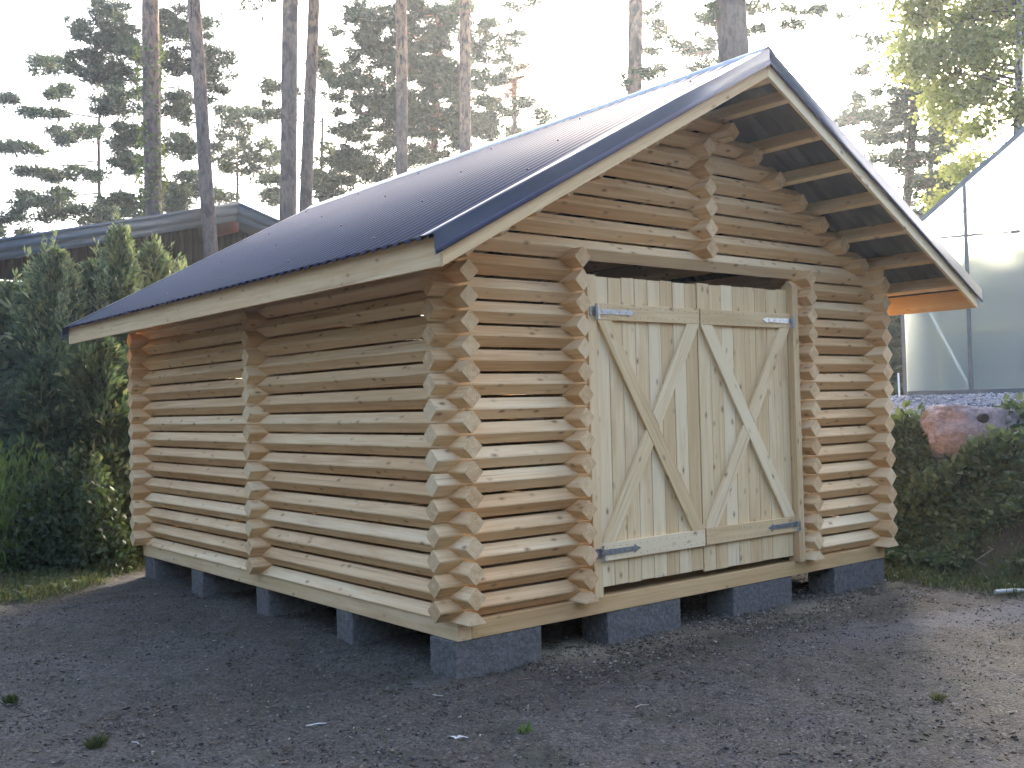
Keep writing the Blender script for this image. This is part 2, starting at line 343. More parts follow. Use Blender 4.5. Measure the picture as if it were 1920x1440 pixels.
# door posts and door leaves
box('door_post', 1.008, 1.082, -.02, .05, .001, 1.965, DW, along='z')
box('door_post', 3.012, 3.078, -.045, .05, .001, 2.0, DW, along='z')
box('door_rear_rail', 1.09, 3.0, .062, .09, 1.9, 1.96, DW)
def door(x0, x1, z0, z1, hinge_left, zr):
    d = empty('door_leaf', (x0 if hinge_left else x1, 0, z0)); d.parent = shed
    ox, oy, oz = d.location
    def b(name, a0, a1, c0, c1, e0, e1, mats, along):
        o = box(name, a0, a1, c0, c1, e0, e1, mats, parent=d, along=along); o.location = Vector(o.location)-Vector((ox, oy, oz)); return o
    n = 8; wd = (x1-x0)/n
    for i in range(n):
        b('board', x0+i*wd+.0018, x0+(i+1)*wd-.0018, .0+random.uniform(0, .003), .022, z0+random.uniform(0, .006), z1+random.uniform(-.006, .004), DW, 'z')
    rx0, rx1 = (x0-.006, x1-.003) if hinge_left else (x0+.003, x1+.008)
    zt = 1.742; zb = zr
    b('rail', rx0, rx1, -.0225, -.0008, zt-.052, zt+.052, DW, 'x')
    b('rail', rx0, rx1, -.0225, -.0008, zb-.055, zb+.055, DW, 'x')
    za_, zb_ = zt-.053, zb+.056; wb = .102
    # a brace is a parallelogram between the rails; 'down' goes top-left to bottom-right in one piece, the other in two
    def strip(pts, ang):
        cx_ = sum(p[0] for p in pts)/4; cz_ = sum(p[1] for p in pts)/4
        bm = bmesh.new(); ca, sa = math.cos(ang), math.sin(ang)
        loc = [((x-cx_)*ca+(z-cz_)*sa, -(x-cx_)*sa+(z-cz_)*ca) for x, z in pts]
        f = [bm.verts.new((u, -.0105, v)) for u, v in loc]; g_ = [bm.verts.new((u, .0105, v)) for u, v in loc]
        bm.faces.new(f); bm.faces.new(g_[::-1])
        for i in range(4): bm.faces.new((f[i], g_[i], g_[(i+1) % 4], f[(i+1) % 4]))
        bmesh.ops.recalc_face_normals(bm, faces=bm.faces)
        bmesh.ops.bevel(bm, geom=bm.edges[:], offset=.0015, segments=1, affect='EDGES')
        o = finish(bm, 'brace', DW, d); o.location = (cx_-ox, -.0115-oy, cz_-oz); o.rotation_euler = (0, -ang, 0)
    def brace(xa, xb):
        h = wb/2/math.cos(math.atan2(abs(xb-xa), za_-zb_))
        strip([(xa-h, za_), (xa+h, za_), (xb+h, zb_), (xb-h, zb_)], math.atan2(zb_-za_, xb-xa))
    xl, xr = x0+.062, x1-.062
    brace(xl, xr)
    s = (za_-zb_)/(xr-xl)
    # second diagonal: stops at the first one
    D_ = xr-xl; h_ = wb/2/math.cos(math.atan2(D_, za_-zb_)); g_ = .0015
    strip([(xr-h_, za_), (xr+h_, za_), (xr-D_/2+h_+g_, za_-s*(D_/2-g_)), (xr-(D_-2*h_)/2-h_+g_, za_-s*((D_-2*h_)/2-g_))], math.atan2(zb_-za_, xl-xr))
    strip([(xr-D_/2-h_-g_, za_-s*(D_/2+g_)), (xr-(D_+2*h_)/2+h_-g_, za_-s*((D_+2*h_)/2+g_)), (xl+h_, zb_), (xl-h_, zb_)], math.atan2(zb_-za_, xl-xr))
    # strap hinges
    for z in (zt, zb):
        sg = 1 if hinge_left else -1; hx = x0-.012 if hinge_left else x1+.012
        o = hinge(d, sg); o.location = (hx-ox, -.024-oy, z-oz)
        if sg < 0: o.scale = (-1, 1, 1)
    # nail heads
    V = []; F = []
    for i in range(n):
        for z in (zt-.03, zt+.03, zb-.03, zb+.03):
            for dx in (-.03, .03):
                cx_ = x0+(i+.5)*wd+dx+random.uniform(-.006, .006); zz = z+random.uniform(-.006, .006); k0 = len(V)
                V += [(cx_-ox+.003*math.cos(a), -.0236-oy, zz-oz+.003*math.sin(a)) for a in np.linspace(0, 5.5, 8)]+[(cx_-ox, -.0246, zz-oz)]
                F += [(k0+8, k0+j, k0+(j+1) % 8) for j in range(8)]
    o = np_mesh('nail_heads', V, F, NAIL, d); o['kind'] = 'stuff'
    return d
def hinge(parent, sg):
    bm = bmesh.new()
    def ext(pts, y0, y1):
        a = [bm.verts.new((x, y0, z)) for x, z in pts]; b_ = [bm.verts.new((x, y1, z)) for x, z in pts]
        bm.faces.new(a); bm.faces.new(b_[::-1]); n = len(pts)
        for i in range(n): bm.faces.new((a[i], b_[i], b_[(i+1) % n], a[(i+1) % n]))
    ext([(0, -.018), (.27, -.014), (.285, -.024), (.30, -.012), (.335, 0), (.30, .012), (.285, .024), (.27, .014), (0, .018)], -.004, .001)
    ext([(-.05, -.028), (-.012, -.028), (-.012, .028), (-.05, .028)], -.003, .004)      # plate on the post
    for r, z0, z1 in ((.013, -.02, .02), (.009, -.05, .045), (.014, -.052, -.026)):
        v0 = [bm.verts.new((-.004+r*math.cos(a), -.014+r*math.sin(a), z0)) for a in np.linspace(0, 2*math.pi, 12, endpoint=False)]
        v1 = [bm.verts.new((v.co.x, v.co.y, z1)) for v in v0]
        bm.faces.new(v0[::-1]); bm.faces.new(v1)
        for i in range(12): bm.faces.new((v0[i], v0[(i+1) % 12], v1[(i+1) % 12], v1[i]))
    for x in (.05, .12, .2, .26):
        v = [bm.verts.new((x+.006*math.cos(a), -.0065, .006*math.sin(a))) for a in np.linspace(0, 2*math.pi, 8, endpoint=False)]
        w_ = [bm.verts.new((q.co.x, -.003, q.co.z)) for q in v]; bm.faces.new(v)
        for i in range(8): bm.faces.new((v[i], w_[i], w_[(i+1) % 8], v[(i+1) % 8]))
    bmesh.ops.recalc_face_normals(bm, faces=bm.faces)
    return finish(bm, 'strap_hinge', [ZINC], parent)
door(1.086, 2.022, .055, 1.963, True, .27); door(2.03, 3.006, .04, 1.968, False, .272)
# roof: battens, boards, sheets, trims
OY, OB = .5915, .5844; OX = .4557; YF, YB = -OY, L+OB
XE = MID+OX
slopeang = math.atan(T); cs = math.cos(slopeang)
def slope_pt(dist, up, side): return (MID+side*dist, ZB-T*dist+up)
for side in (-1, 1):
    for dd in (.12, .286, .64, .973, 1.32, 1.666, 2.026, 2.36):
        if dd == .12 and side > 0: dd = .1
        x, z = slope_pt(dd, DS-.049/cs-.003, side)
        bm = prism([(.022, .049), (.022, -.045), (.018, -.049), (-.018, -.049), (-.022, -.045), (-.022, .049)], 0, YB-YF-.05)
        o = finish(bm, 'roof_batten', [WOOD, WOODE], shed); o.location = (x, YF+.024, z)
        o.rotation_mode = 'ZXY'; o.matrix_local = Matrix.Translation((x, YF+.024, z)) @ Matrix.Rotation(side*slopeang, 4, 'Y') @ Matrix.Rotation(math.pi/2, 4, 'Z')
    # eave fascia
    xf = MID+side*XE
    x0, x1 = (xf, xf+.022) if side < 0 else (xf-.022, xf)
    box('fascia_board', x0, x1, YF+.024, YB-.024, ZB-T*XE, ZB-T*XE+.148, SW, along='y')
    # bargeboards front and back
    for yy in (YF, YB-.022):
        hgt = .135; l = XE/cs
        bm = bmesh.new()
        def P3(d, up): x, z = slope_pt(d, up, side); return (x, z)
        pts = [P3(0.0005, 0), P3(XE, 0), P3(XE, hgt*.93), P3(0.0005, hgt)]
        o0 = Vector((pts[0][0], yy, pts[0][1])); ang = -side*slopeang
        ux = Vector((side*cs, 0, -math.sin(slopeang)))
        M = Matrix(((ux.x, 0, -ux.z, o0.x), (0, 1, 0, o0.y), (ux.z, 0, ux.x, o0.z), (0, 0, 0, 1)))
        Mi = M.inverted()
        a = [bm.verts.new(Mi @ Vector((x, yy, z))) for x, z in pts]; b_ = [bm.verts.new(Mi @ Vector((x, yy+.022, z))) for x, z in pts]
        bm.faces.new(a); bm.faces.new(b_[::-1])
        for i in range(4): bm.faces.new((a[i], b_[i], b_[(i+1) % 4], a[(i+1) % 4]))
        bmesh.ops.recalc_face_normals(bm, faces=bm.faces)
        o = finish(bm, 'bargeboard', DW, shed); o.matrix_local = M
    # corrugated sheets
    pitch = .105; dep = .018; y = YF+.01; sid = 0
    prof = [(0, 0), (.036, 0), (.052, 1), (.089, 1)]
    ys = []
    while y < YB-.01:
        for a, u in prof:
            if y+a < YB-.005: ys.append((y+a, u*dep))
        y += pitch
    per = 4*10
    rows = [0.02, XE*.5, XE+.045]
    for s0 in range(0, len(ys)-1, per):
        seg = ys[s0:s0+per+1]; V = []; F = []
        if sid % 2: pass
        for r in rows:
            for (yy, h) in seg:
                x, z = slope_pt(r, DS+h+.002, side); V.append((x, yy, z))
        n = len(seg)
        for r in range(len(rows)-1):
            for k in range(n-1): F.append((r*n+k, r*n+k+1, (r+1)*n+k+1, (r+1)*n+k))
        o = np_mesh('roof_sheet', V, F, SHEET, shed)
        so_ = o.modifiers.new('thickness', 'SOLIDIFY'); so_.thickness = .0012; so_.offset = 1
    # verge trims front and back
    for yy, dr in ((YF, -1), (YB, 1)):
        q = [(yy+dr*.004, .078), (yy+dr*.024, .076), (yy+dr*.012, .106), (yy+dr*.012, .179), (yy-dr*.105, .182), (yy-dr*.108, .172)]
        V = []; F = []; mi = []
        ds = (0.0, XE*.33, XE*.66, XE+.055)
        for d_ in ds:
            for (a, u) in q: x, z = slope_pt(d_, u, side); V.append((x, a, z))
        n = len(q)
        for r in range(len(ds)-1):
            for k in range(n-1): F.append((r*n+k, r*n+k+1, (r+1)*n+k+1, (r+1)*n+k)); mi.append(1 if k in (0, 1) else 0)
        o = np_mesh('verge_trim', V, F, TRIM, shed); o.data.materials.append(LIP)
        for p_, m_ in zip(o.data.polygons, mi): p_.material_index = m_
        s_ = o.modifiers.new('thickness', 'SOLIDIFY'); s_.thickness = .0012; s_.offset = 0
# ridge cap
V = []; F = []
q = [(-.09, DS+.0215-T*.09), (-.012, DS+.034), (.012, DS+.034), (.09, DS+.0215-T*.09)]
for yy in (YF-.012, YB+.012):
    for a, u in q: V.append((MID+a, yy, ZB+u))
F = [(k, k+1, 4+k+1, 4+k) for k in range(3)]
o = np_mesh('ridge_cap', V, F, flat('ridge_cap_steel', (.5, .5, .5), .4, .3, .5), shed); s_ = o.modifiers.new('thickness', 'SOLIDIFY'); s_.thickness = .0015
box('light_block_board', W-.07, W-.045, -.1, L+.1, 2.09, 2.235, SW, along='y')  # unseen board added to stop light entering above the right wall
# screws
V = []; F = []
for side in (-1, 1):
    for j, dd in enumerate((.286, .973, 1.666, 2.36)):
        for i in range(7):
            yy = YF+.01+.0705+.105*(i*10+(j % 2)*5+3)
            if yy > YB-.1: continue
            x, z = slope_pt(dd+random.uniform(-.01, .01), DS+.02, side); k0 = len(V); r = .0075
            nrm = Vector((side*math.sin(slopeang), 0, cs)); tx = Vector((side*cs, 0, -math.sin(slopeang)))
            for h_ in (0, .009):
                for a in np.linspace(0, 2*math.pi, 8, endpoint=False):
                    p_ = Vector((x, yy, z))+tx*(r*math.cos(a))+Vector((0, 1, 0))*(r*math.sin(a))+nrm*h_; V.append(tuple(p_))
            F += [(k0+i_, k0+(i_+1) % 8, k0+8+(i_+1) % 8, k0+8+i_) for i_ in range(8)]+[(k0+8, k0+9, k0+10, k0+11), (k0+11, k0+12, k0+13, k0+14), (k0+11, k0+14, k0+15, k0+8)]
o = np_mesh('roof_screws', V, F, TRIM, shed); o['kind'] = 'stuff'
# ---------------------------------------------------------------- concrete blocks under the sills
def block(x0, x1, y0, y1, label):
    zt = -.1008; zb = -.325
    bm = bmesh.new(); bmesh.ops.create_cube(bm, size=1)
    for v in bm.verts: v.co = Vector((v.co.x*(x1-x0), v.co.y*(y1-y0), v.co.z*(zt-zb)))
    bmesh.ops.bevel(bm, geom=bm.edges[:], offset=.006, segments=1, affect='EDGES')
    bmesh.ops.subdivide_edges(bm, edges=bm.edges[:], cuts=5, use_grid_fill=True)
    top = (zt-zb)/2
    for v in bm.verts:
        n = noise.noise_vector(v.co*40+Vector((x0*9, y0*9, 0)))*.0035
        if v.co.z > top-.002: n.z = -abs(n.z)
        v.co += n
    o = finish(bm, 'concrete_block', [CONC], None); o.location = ((x0+x1)/2, (y0+y1)/2, (zt+zb)/2)
    tag(o, label, 'concrete block', 'concrete blocks carrying the shed sills')
block(-.02, .60, .004, .245, 'grey concrete block under the near front corner of the log shed')
block(1.13, 1.79, .004, .245, 'grey concrete block under the front sill below the left door leaf')
block(2.32, 2.975, .004, .245, 'grey concrete block under the front sill below the right door leaf')
block(3.5, 4.17, .004, .245, 'grey concrete block under the front right corner beside the weedy bank')
block(.004, .60, 1.15, 1.35, 'narrow end of grey block under the side sill, next behind the near corner')
block(.004, .60, 2.34, 2.54, 'grey block under the side sill below the middle column of log ends')
block(.004, .60, 3.55, 3.78, 'grey block under the side sill, second from the far corner')
block(.004, .60, 4.64, 4.875, 'grey block under the far left corner of the shed by the grass')
# ---------------------------------------------------------------- vegetation helpers (numpy)
def rdir(n):
    v = rng.normal(size=(n, 3)); return v/np.linalg.norm(v, axis=1, keepdims=True)
def shards(cen, dr, ln, wd, tint):
    """one kite of two triangles per point: base cen, direction dr, length ln, width wd"""
    n = len(cen); s = np.cross(dr, rdir(n)); s /= np.linalg.norm(s, axis=1, keepdims=True)+1e-9
    m = cen+dr*(ln*.45)[:, None]; bend = rdir(n)*(ln*.08)[:, None]
    V = np.stack([cen, m+s*(wd*.5)[:, None]+bend, cen+dr*ln[:, None], m-s*(wd*.5)[:, None]+bend], 1).reshape(-1, 3)
    k = np.arange(n)[:, None]*4; F = np.concatenate([k+[[0, 1, 2]], k+[[0, 2, 3]]]); return V, F, np.repeat(tint, 4)
def join(parts):
    V = []; F = []; Tt = []; o = 0
    for v, f, t in parts: V.append(v); F.append(f+o); Tt.append(t); o += len(v)
    return np.concatenate(V), np.concatenate(F), np.concatenate(Tt)
def tube(path, radii, seg=10, wob=.0):
    path = np.asarray(path, float); n = len(path); V = []; ph = rng.uniform(0, 6.28)
    for i in range(n):
        d = path[min(i+1, n-1)]-path[max(i-1, 0)]; d /= np.linalg.norm(d)+1e-9
        a = np.cross(d, [0.31, .95, .02]); a /= np.linalg.norm(a); b = np.cross(d, a)
        for k in range(seg):
            th = 2*math.pi*k/seg; r = radii[i]*(1+wob*math.sin(3*th+i*.7+ph)+wob*rng.normal()*.6)
            V.append(path[i]+a*math.cos(th)*r+b*math.sin(th)*r)
    F = [];
    for i in range(n-1):
        for k in range(seg):
            a0 = i*seg+k; a1 = i*seg+(k+1) % seg; F += [(a0, a1, a1+seg), (a0, a1+seg, a0+seg)]
    return np.array(V), np.array(F), np.zeros(len(V))
def tufts(cen, rad, per, ln, wd, tmean, droop=0.):
    n = len(cen)*per; c = np.repeat(cen, per, 0); d = rdir(n); d[:, 2] = d[:, 2]*.8+.15-droop; d /= np.linalg.norm(d, axis=1, keepdims=True)
    c = c+rdir(n)*(rad*rng.random(n)**.6)[:, None]*[1, 1, .55]
    tt = np.clip(np.repeat(tmean, per)+rng.normal(0, .12, n), 0, 1)
    return shards(c, d, ln*rng.uniform(.6, 1.3, n), wd*rng.uniform(.7, 1.3, n), tt)
def pine(name, us, vs, d, w0, w1, ztop, pads, label, group=None, mat=BARK, crown_mat=NEEDLE, leafs=None, high=None, dens=1.0, tb=.45, cat='pine tree', extra=None):
    """trunk through photo columns us at rows vs (any two rows), at distance d; pads = [(u, v, wpx, hpx)] foliage masses"""
    a = at(us[0], vs[0], d); b = at(us[1], vs[1], d)
    dirv = (b-a)/(b.z-a.z) if b.z != a.z else Vector((0, 0, 1))
    gz = tz(a.x, a.y); base = a+dirv*(gz-.15-a.z); top = a+dirv*(ztop-a.z)
    t = empty(name, base); t.location = base; tag(t, label, cat, group)
    ppm = d/FPX; n = 16; path = []; rad = []
    for i in range(n+1):
        f = i/n; p = base.lerp(top, f)-base
        wv_ = .05*math.sin(f*9+us[0]); path.append((p.x+wv_*f, p.y+wv_*.5*f, p.z))
        r = (w0+(w1-w0)*f)*.5*ppm*(1+.25*math.exp(-f*n*.8)); rad.append(r)
    V, F, _ = tube(path, rad, 12, .035); np_mesh('trunk', V, F, mat, t, smooth=True)
    parts = []; limbs = []
    px_tr = lambda v: us[0]+(us[1]-us[0])*(v-vs[0])/(vs[1]-vs[0])
    allp = []
    for (u, v, wp, hp) in pads:
        c = at(u, v, d+rng.uniform(-.05, .05)*d*.4); area = wp*hp; loc = []
        for _s in range(max(3, int(area/270*dens))):
            a_ = rng.uniform(0, 6.28); r_ = rng.random()**.6; us_ = u+wp*.62*r_*math.cos(a_); vs_ = v+hp*.62*r_*math.sin(a_)+abs(us_-u)*.08
            sw, sh = rng.uniform(9, 24), rng.uniform(4, 9); cc = at(us_, vs_, d+rng.normal(0, wp*ppm*.3))
            k = int(rng.uniform(4, 12)*(sw/20))+1; q = rdir(k)*(rng.random(k)**.5)[:, None]
            l_ = np.array(cc)+q[:, :1]*sw*ppm*np.array(Rt)+q[:, 1:2]*sw*ppm*np.array((Fw.x, Fw.y, 0))+q[:, 2:]*np.array((0, 0, 1))*sh*ppm
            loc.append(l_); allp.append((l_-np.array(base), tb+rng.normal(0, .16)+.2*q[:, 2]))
        loc = np.concatenate(loc)
        ts = at(px_tr(v+hp*.3+abs(u-px_tr(v))*.18), v+hp*.3+abs(u-px_tr(v))*.18, d)
        p0 = np.array(ts-base); p1 = np.array(c-base); mid = (p0+p1)/2+[0, 0, -.12]
        mid2 = p0*.3+p1*.7+rng.normal(0, .12, 3); limbs.append(tube([p0, p0*.65+p1*.35+rng.normal(0, .1, 3)+[0, 0, -.08], mid2, p1], [.022*d/24, .017*d/24, .011*d/24, .004], 5, .05))
        for _ in range(3):
            e = loc[rng.integers(len(loc))]-np.array(base); limbs.append(tube([mid*.4+p1*.6, e], [.012*d/24, .005], 4))
    if high:   # crown above the picture's edge, real size: (z0, z1, radius, pads)
        z0, z1, R, kk = high
        for i in range(kk):
            f = rng.random(); z = z0+(z1-z0)*f; rr = R*(1-.55*f)*rng.uniform(.35, 1); an = rng.uniform(0, 6.28)
            tr = np.array((top-base))*((z-base.z)/(top.z-base.z)); c = np.array([tr[0]+rr*math.cos(an), tr[1]+rr*math.sin(an), z-base.z])
            k = 26; q = rdir(k)*(rng.random(k)**.5)[:, None]*[.9, .9, .28]
            allp.append((c+q, np.full(k, tb)))
            limbs.append(tube([tr+[0, 0, -.5], c], [.045, .012], 5))
    if limbs:
        V, F, _ = join(limbs); np_mesh('branches', V, F, BARK, t, smooth=True)['kind'] = 'stuff'
    if allp:
        cen = np.concatenate([x[0] for x in allp]); tm = np.concatenate([x[1] for x in allp])
        if leafs: per, rr, ln, wd = leafs
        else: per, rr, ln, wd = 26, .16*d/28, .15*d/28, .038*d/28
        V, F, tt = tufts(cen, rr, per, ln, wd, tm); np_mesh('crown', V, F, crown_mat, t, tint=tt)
    if extra: extra(t, base, d)
    return t
TREES = 'pines standing behind the shed'
def ivy(t, base, d):
    n = 2600; zz = rng.uniform(1.2, 7.5, n); an = rng.uniform(0, 6.28, n); r = .17+rng.random(n)*.09+.06*np.sin(zz*3)
    wgt = rng.random(n) < np.clip(1.25-np.abs(zz-4.5)/3.6, .12, 1); zz, an, r = zz[wgt], an[wgt], r[wgt]; n = len(zz)
    fr = (zz)/(14.)
    c = np.stack([np.cos(an)*r, np.sin(an)*r, zz], 1); V, F, tt = shards(c, rdir(n), rng.uniform(.05, .11, n), rng.uniform(.04, .08, n), rng.random(n))
    np_mesh('ivy', V, F, IVY, t, tint=tt)
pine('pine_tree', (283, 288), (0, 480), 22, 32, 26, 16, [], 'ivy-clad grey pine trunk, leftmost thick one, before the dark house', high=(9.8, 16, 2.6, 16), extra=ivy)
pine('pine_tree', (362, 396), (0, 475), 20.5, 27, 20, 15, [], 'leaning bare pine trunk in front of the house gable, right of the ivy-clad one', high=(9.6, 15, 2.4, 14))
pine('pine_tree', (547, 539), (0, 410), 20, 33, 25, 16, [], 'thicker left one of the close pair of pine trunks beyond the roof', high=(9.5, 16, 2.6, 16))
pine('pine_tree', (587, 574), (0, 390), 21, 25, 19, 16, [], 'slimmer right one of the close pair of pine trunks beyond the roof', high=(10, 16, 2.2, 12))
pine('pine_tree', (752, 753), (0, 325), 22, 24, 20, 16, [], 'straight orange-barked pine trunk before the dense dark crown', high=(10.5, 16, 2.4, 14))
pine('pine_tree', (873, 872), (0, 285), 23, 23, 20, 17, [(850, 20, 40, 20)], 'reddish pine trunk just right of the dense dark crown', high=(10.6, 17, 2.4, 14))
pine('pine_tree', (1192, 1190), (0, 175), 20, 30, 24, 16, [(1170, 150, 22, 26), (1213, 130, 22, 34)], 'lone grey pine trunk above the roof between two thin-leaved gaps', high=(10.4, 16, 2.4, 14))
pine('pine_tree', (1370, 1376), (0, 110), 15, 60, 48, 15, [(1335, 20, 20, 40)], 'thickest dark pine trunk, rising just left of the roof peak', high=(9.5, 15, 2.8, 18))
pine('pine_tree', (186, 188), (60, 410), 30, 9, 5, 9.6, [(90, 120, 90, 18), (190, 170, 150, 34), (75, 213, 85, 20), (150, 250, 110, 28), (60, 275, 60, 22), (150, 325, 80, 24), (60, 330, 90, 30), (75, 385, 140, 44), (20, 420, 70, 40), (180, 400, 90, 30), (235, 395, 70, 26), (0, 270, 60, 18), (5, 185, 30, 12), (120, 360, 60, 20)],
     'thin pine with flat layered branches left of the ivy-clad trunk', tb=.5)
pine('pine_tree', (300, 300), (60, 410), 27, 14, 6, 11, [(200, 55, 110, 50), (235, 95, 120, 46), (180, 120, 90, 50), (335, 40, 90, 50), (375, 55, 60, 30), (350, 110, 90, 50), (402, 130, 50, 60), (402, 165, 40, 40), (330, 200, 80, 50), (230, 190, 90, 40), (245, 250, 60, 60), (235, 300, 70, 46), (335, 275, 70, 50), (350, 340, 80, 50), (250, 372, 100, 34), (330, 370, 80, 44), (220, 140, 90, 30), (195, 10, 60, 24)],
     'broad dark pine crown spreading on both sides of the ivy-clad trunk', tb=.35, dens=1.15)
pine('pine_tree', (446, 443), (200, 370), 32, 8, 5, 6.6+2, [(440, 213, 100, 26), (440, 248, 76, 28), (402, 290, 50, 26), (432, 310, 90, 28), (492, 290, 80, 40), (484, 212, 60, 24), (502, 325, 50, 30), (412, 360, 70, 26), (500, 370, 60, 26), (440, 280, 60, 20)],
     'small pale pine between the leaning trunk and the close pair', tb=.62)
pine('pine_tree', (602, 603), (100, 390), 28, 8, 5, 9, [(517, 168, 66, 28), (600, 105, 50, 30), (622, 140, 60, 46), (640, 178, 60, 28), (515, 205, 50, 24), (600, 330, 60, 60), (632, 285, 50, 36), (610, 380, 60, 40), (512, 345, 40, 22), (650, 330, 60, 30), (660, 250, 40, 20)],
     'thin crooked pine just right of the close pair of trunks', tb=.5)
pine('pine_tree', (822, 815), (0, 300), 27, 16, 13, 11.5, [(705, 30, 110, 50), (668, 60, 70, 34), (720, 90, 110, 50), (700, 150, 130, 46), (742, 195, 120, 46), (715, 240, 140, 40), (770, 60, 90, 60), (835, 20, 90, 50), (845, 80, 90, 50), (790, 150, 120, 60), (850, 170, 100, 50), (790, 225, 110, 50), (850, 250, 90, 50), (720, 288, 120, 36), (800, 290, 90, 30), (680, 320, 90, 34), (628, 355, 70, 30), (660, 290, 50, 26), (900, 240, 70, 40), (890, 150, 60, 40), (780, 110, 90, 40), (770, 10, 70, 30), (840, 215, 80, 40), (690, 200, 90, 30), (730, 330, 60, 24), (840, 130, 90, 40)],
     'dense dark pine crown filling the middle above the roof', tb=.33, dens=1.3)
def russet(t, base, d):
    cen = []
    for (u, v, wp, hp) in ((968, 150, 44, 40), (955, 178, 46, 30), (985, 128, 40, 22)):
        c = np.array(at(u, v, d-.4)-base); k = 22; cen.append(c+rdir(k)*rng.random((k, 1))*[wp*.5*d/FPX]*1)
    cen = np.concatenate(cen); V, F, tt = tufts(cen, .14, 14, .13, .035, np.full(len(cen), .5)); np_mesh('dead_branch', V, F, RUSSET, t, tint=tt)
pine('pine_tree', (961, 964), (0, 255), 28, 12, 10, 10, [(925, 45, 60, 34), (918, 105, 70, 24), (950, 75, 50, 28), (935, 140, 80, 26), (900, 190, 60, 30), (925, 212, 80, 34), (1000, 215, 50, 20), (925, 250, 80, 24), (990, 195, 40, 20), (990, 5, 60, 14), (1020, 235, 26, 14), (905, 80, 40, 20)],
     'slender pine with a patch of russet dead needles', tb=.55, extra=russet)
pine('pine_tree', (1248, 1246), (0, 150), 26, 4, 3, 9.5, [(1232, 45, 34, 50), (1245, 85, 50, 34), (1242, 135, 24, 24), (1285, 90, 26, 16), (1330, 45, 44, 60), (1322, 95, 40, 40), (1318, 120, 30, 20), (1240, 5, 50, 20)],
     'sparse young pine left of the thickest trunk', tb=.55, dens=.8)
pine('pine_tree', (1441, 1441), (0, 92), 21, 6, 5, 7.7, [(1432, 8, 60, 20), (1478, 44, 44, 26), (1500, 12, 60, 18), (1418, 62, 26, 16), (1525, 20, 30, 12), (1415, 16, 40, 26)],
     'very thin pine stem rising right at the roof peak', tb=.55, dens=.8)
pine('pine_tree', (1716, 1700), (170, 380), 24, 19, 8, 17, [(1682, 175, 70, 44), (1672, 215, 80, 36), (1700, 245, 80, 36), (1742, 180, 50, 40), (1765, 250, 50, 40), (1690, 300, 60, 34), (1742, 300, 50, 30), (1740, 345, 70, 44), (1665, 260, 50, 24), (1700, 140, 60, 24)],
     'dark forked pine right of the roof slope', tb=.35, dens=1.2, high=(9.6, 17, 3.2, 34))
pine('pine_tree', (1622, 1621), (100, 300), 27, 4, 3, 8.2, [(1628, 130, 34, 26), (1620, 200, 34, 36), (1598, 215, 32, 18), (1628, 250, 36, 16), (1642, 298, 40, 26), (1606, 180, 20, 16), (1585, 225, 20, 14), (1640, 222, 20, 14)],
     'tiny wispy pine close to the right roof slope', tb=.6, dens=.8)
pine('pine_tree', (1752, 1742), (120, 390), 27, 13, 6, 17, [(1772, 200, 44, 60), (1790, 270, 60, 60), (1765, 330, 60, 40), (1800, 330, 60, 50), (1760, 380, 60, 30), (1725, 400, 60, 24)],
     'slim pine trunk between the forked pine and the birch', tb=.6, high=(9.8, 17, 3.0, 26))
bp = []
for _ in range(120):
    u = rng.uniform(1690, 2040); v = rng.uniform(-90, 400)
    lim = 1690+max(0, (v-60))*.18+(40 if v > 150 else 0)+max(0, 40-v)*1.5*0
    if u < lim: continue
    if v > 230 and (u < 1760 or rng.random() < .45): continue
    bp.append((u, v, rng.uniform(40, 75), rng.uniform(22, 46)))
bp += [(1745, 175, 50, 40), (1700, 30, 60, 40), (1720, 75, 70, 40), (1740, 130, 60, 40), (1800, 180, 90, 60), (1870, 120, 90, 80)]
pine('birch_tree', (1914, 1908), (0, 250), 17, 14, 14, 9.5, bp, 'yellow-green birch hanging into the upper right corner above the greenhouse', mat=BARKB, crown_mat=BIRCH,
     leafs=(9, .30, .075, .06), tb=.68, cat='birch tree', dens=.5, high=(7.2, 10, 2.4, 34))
# far wood that closes the horizon low behind everything
def far_wood():
    parts = []
    for i in range(150):
        an = rng.uniform(-.25, 1.75); d = rng.uniform(34, 60); x = CX+math.sin(an)*d; y = CY+math.cos(an)*d
        h = rng.uniform(2.5, 5.5); r = rng.uniform(1.2, 2.4); z0 = tz(x, y); k = 70
        c = np.stack([x+rng.normal(0, r*.5, k), y+rng.normal(0, r*.5, k), z0+rng.random(k)*h], 1)
        parts.append(tufts(c, .5, 9, .45, .16, np.full(k, rng.uniform(.3, .7))))
    V, F, tt = join(parts); o = np_mesh('far_undergrowth', V, F, NEEDLE, tint=tt)
    tag(o, 'far dark undergrowth closing the view under the pines', kind='stuff')
far_wood()
def surrounding_wood():
    parts = []
    for i in range(150):
        an = rng.uniform(1.95, 6.0); d = rng.uniform(13, 26); x = CX+math.sin(an)*d; y = CY+math.cos(an)*d
        h = rng.uniform(7, 13)*min(1, d/17); r = rng.uniform(1.6, 2.8); z0 = tz(x, y); k = 90; f = rng.random(k)
        c = np.stack([x+rng.normal(0, r*.5, k)*(1.15-f), y+rng.normal(0, r*.5, k)*(1.15-f), z0+f*h], 1)
        parts.append(tufts(c, .6, 8, .6, .24, np.full(k, rng.uniform(.2, .5))))
    V, F, tt = join(parts); o = np_mesh('surrounding_wood', V, F, NEEDLE, tint=tt); tag(o, 'dense wood closing the clearing on the other sides', kind='stuff')
surrounding_wood()
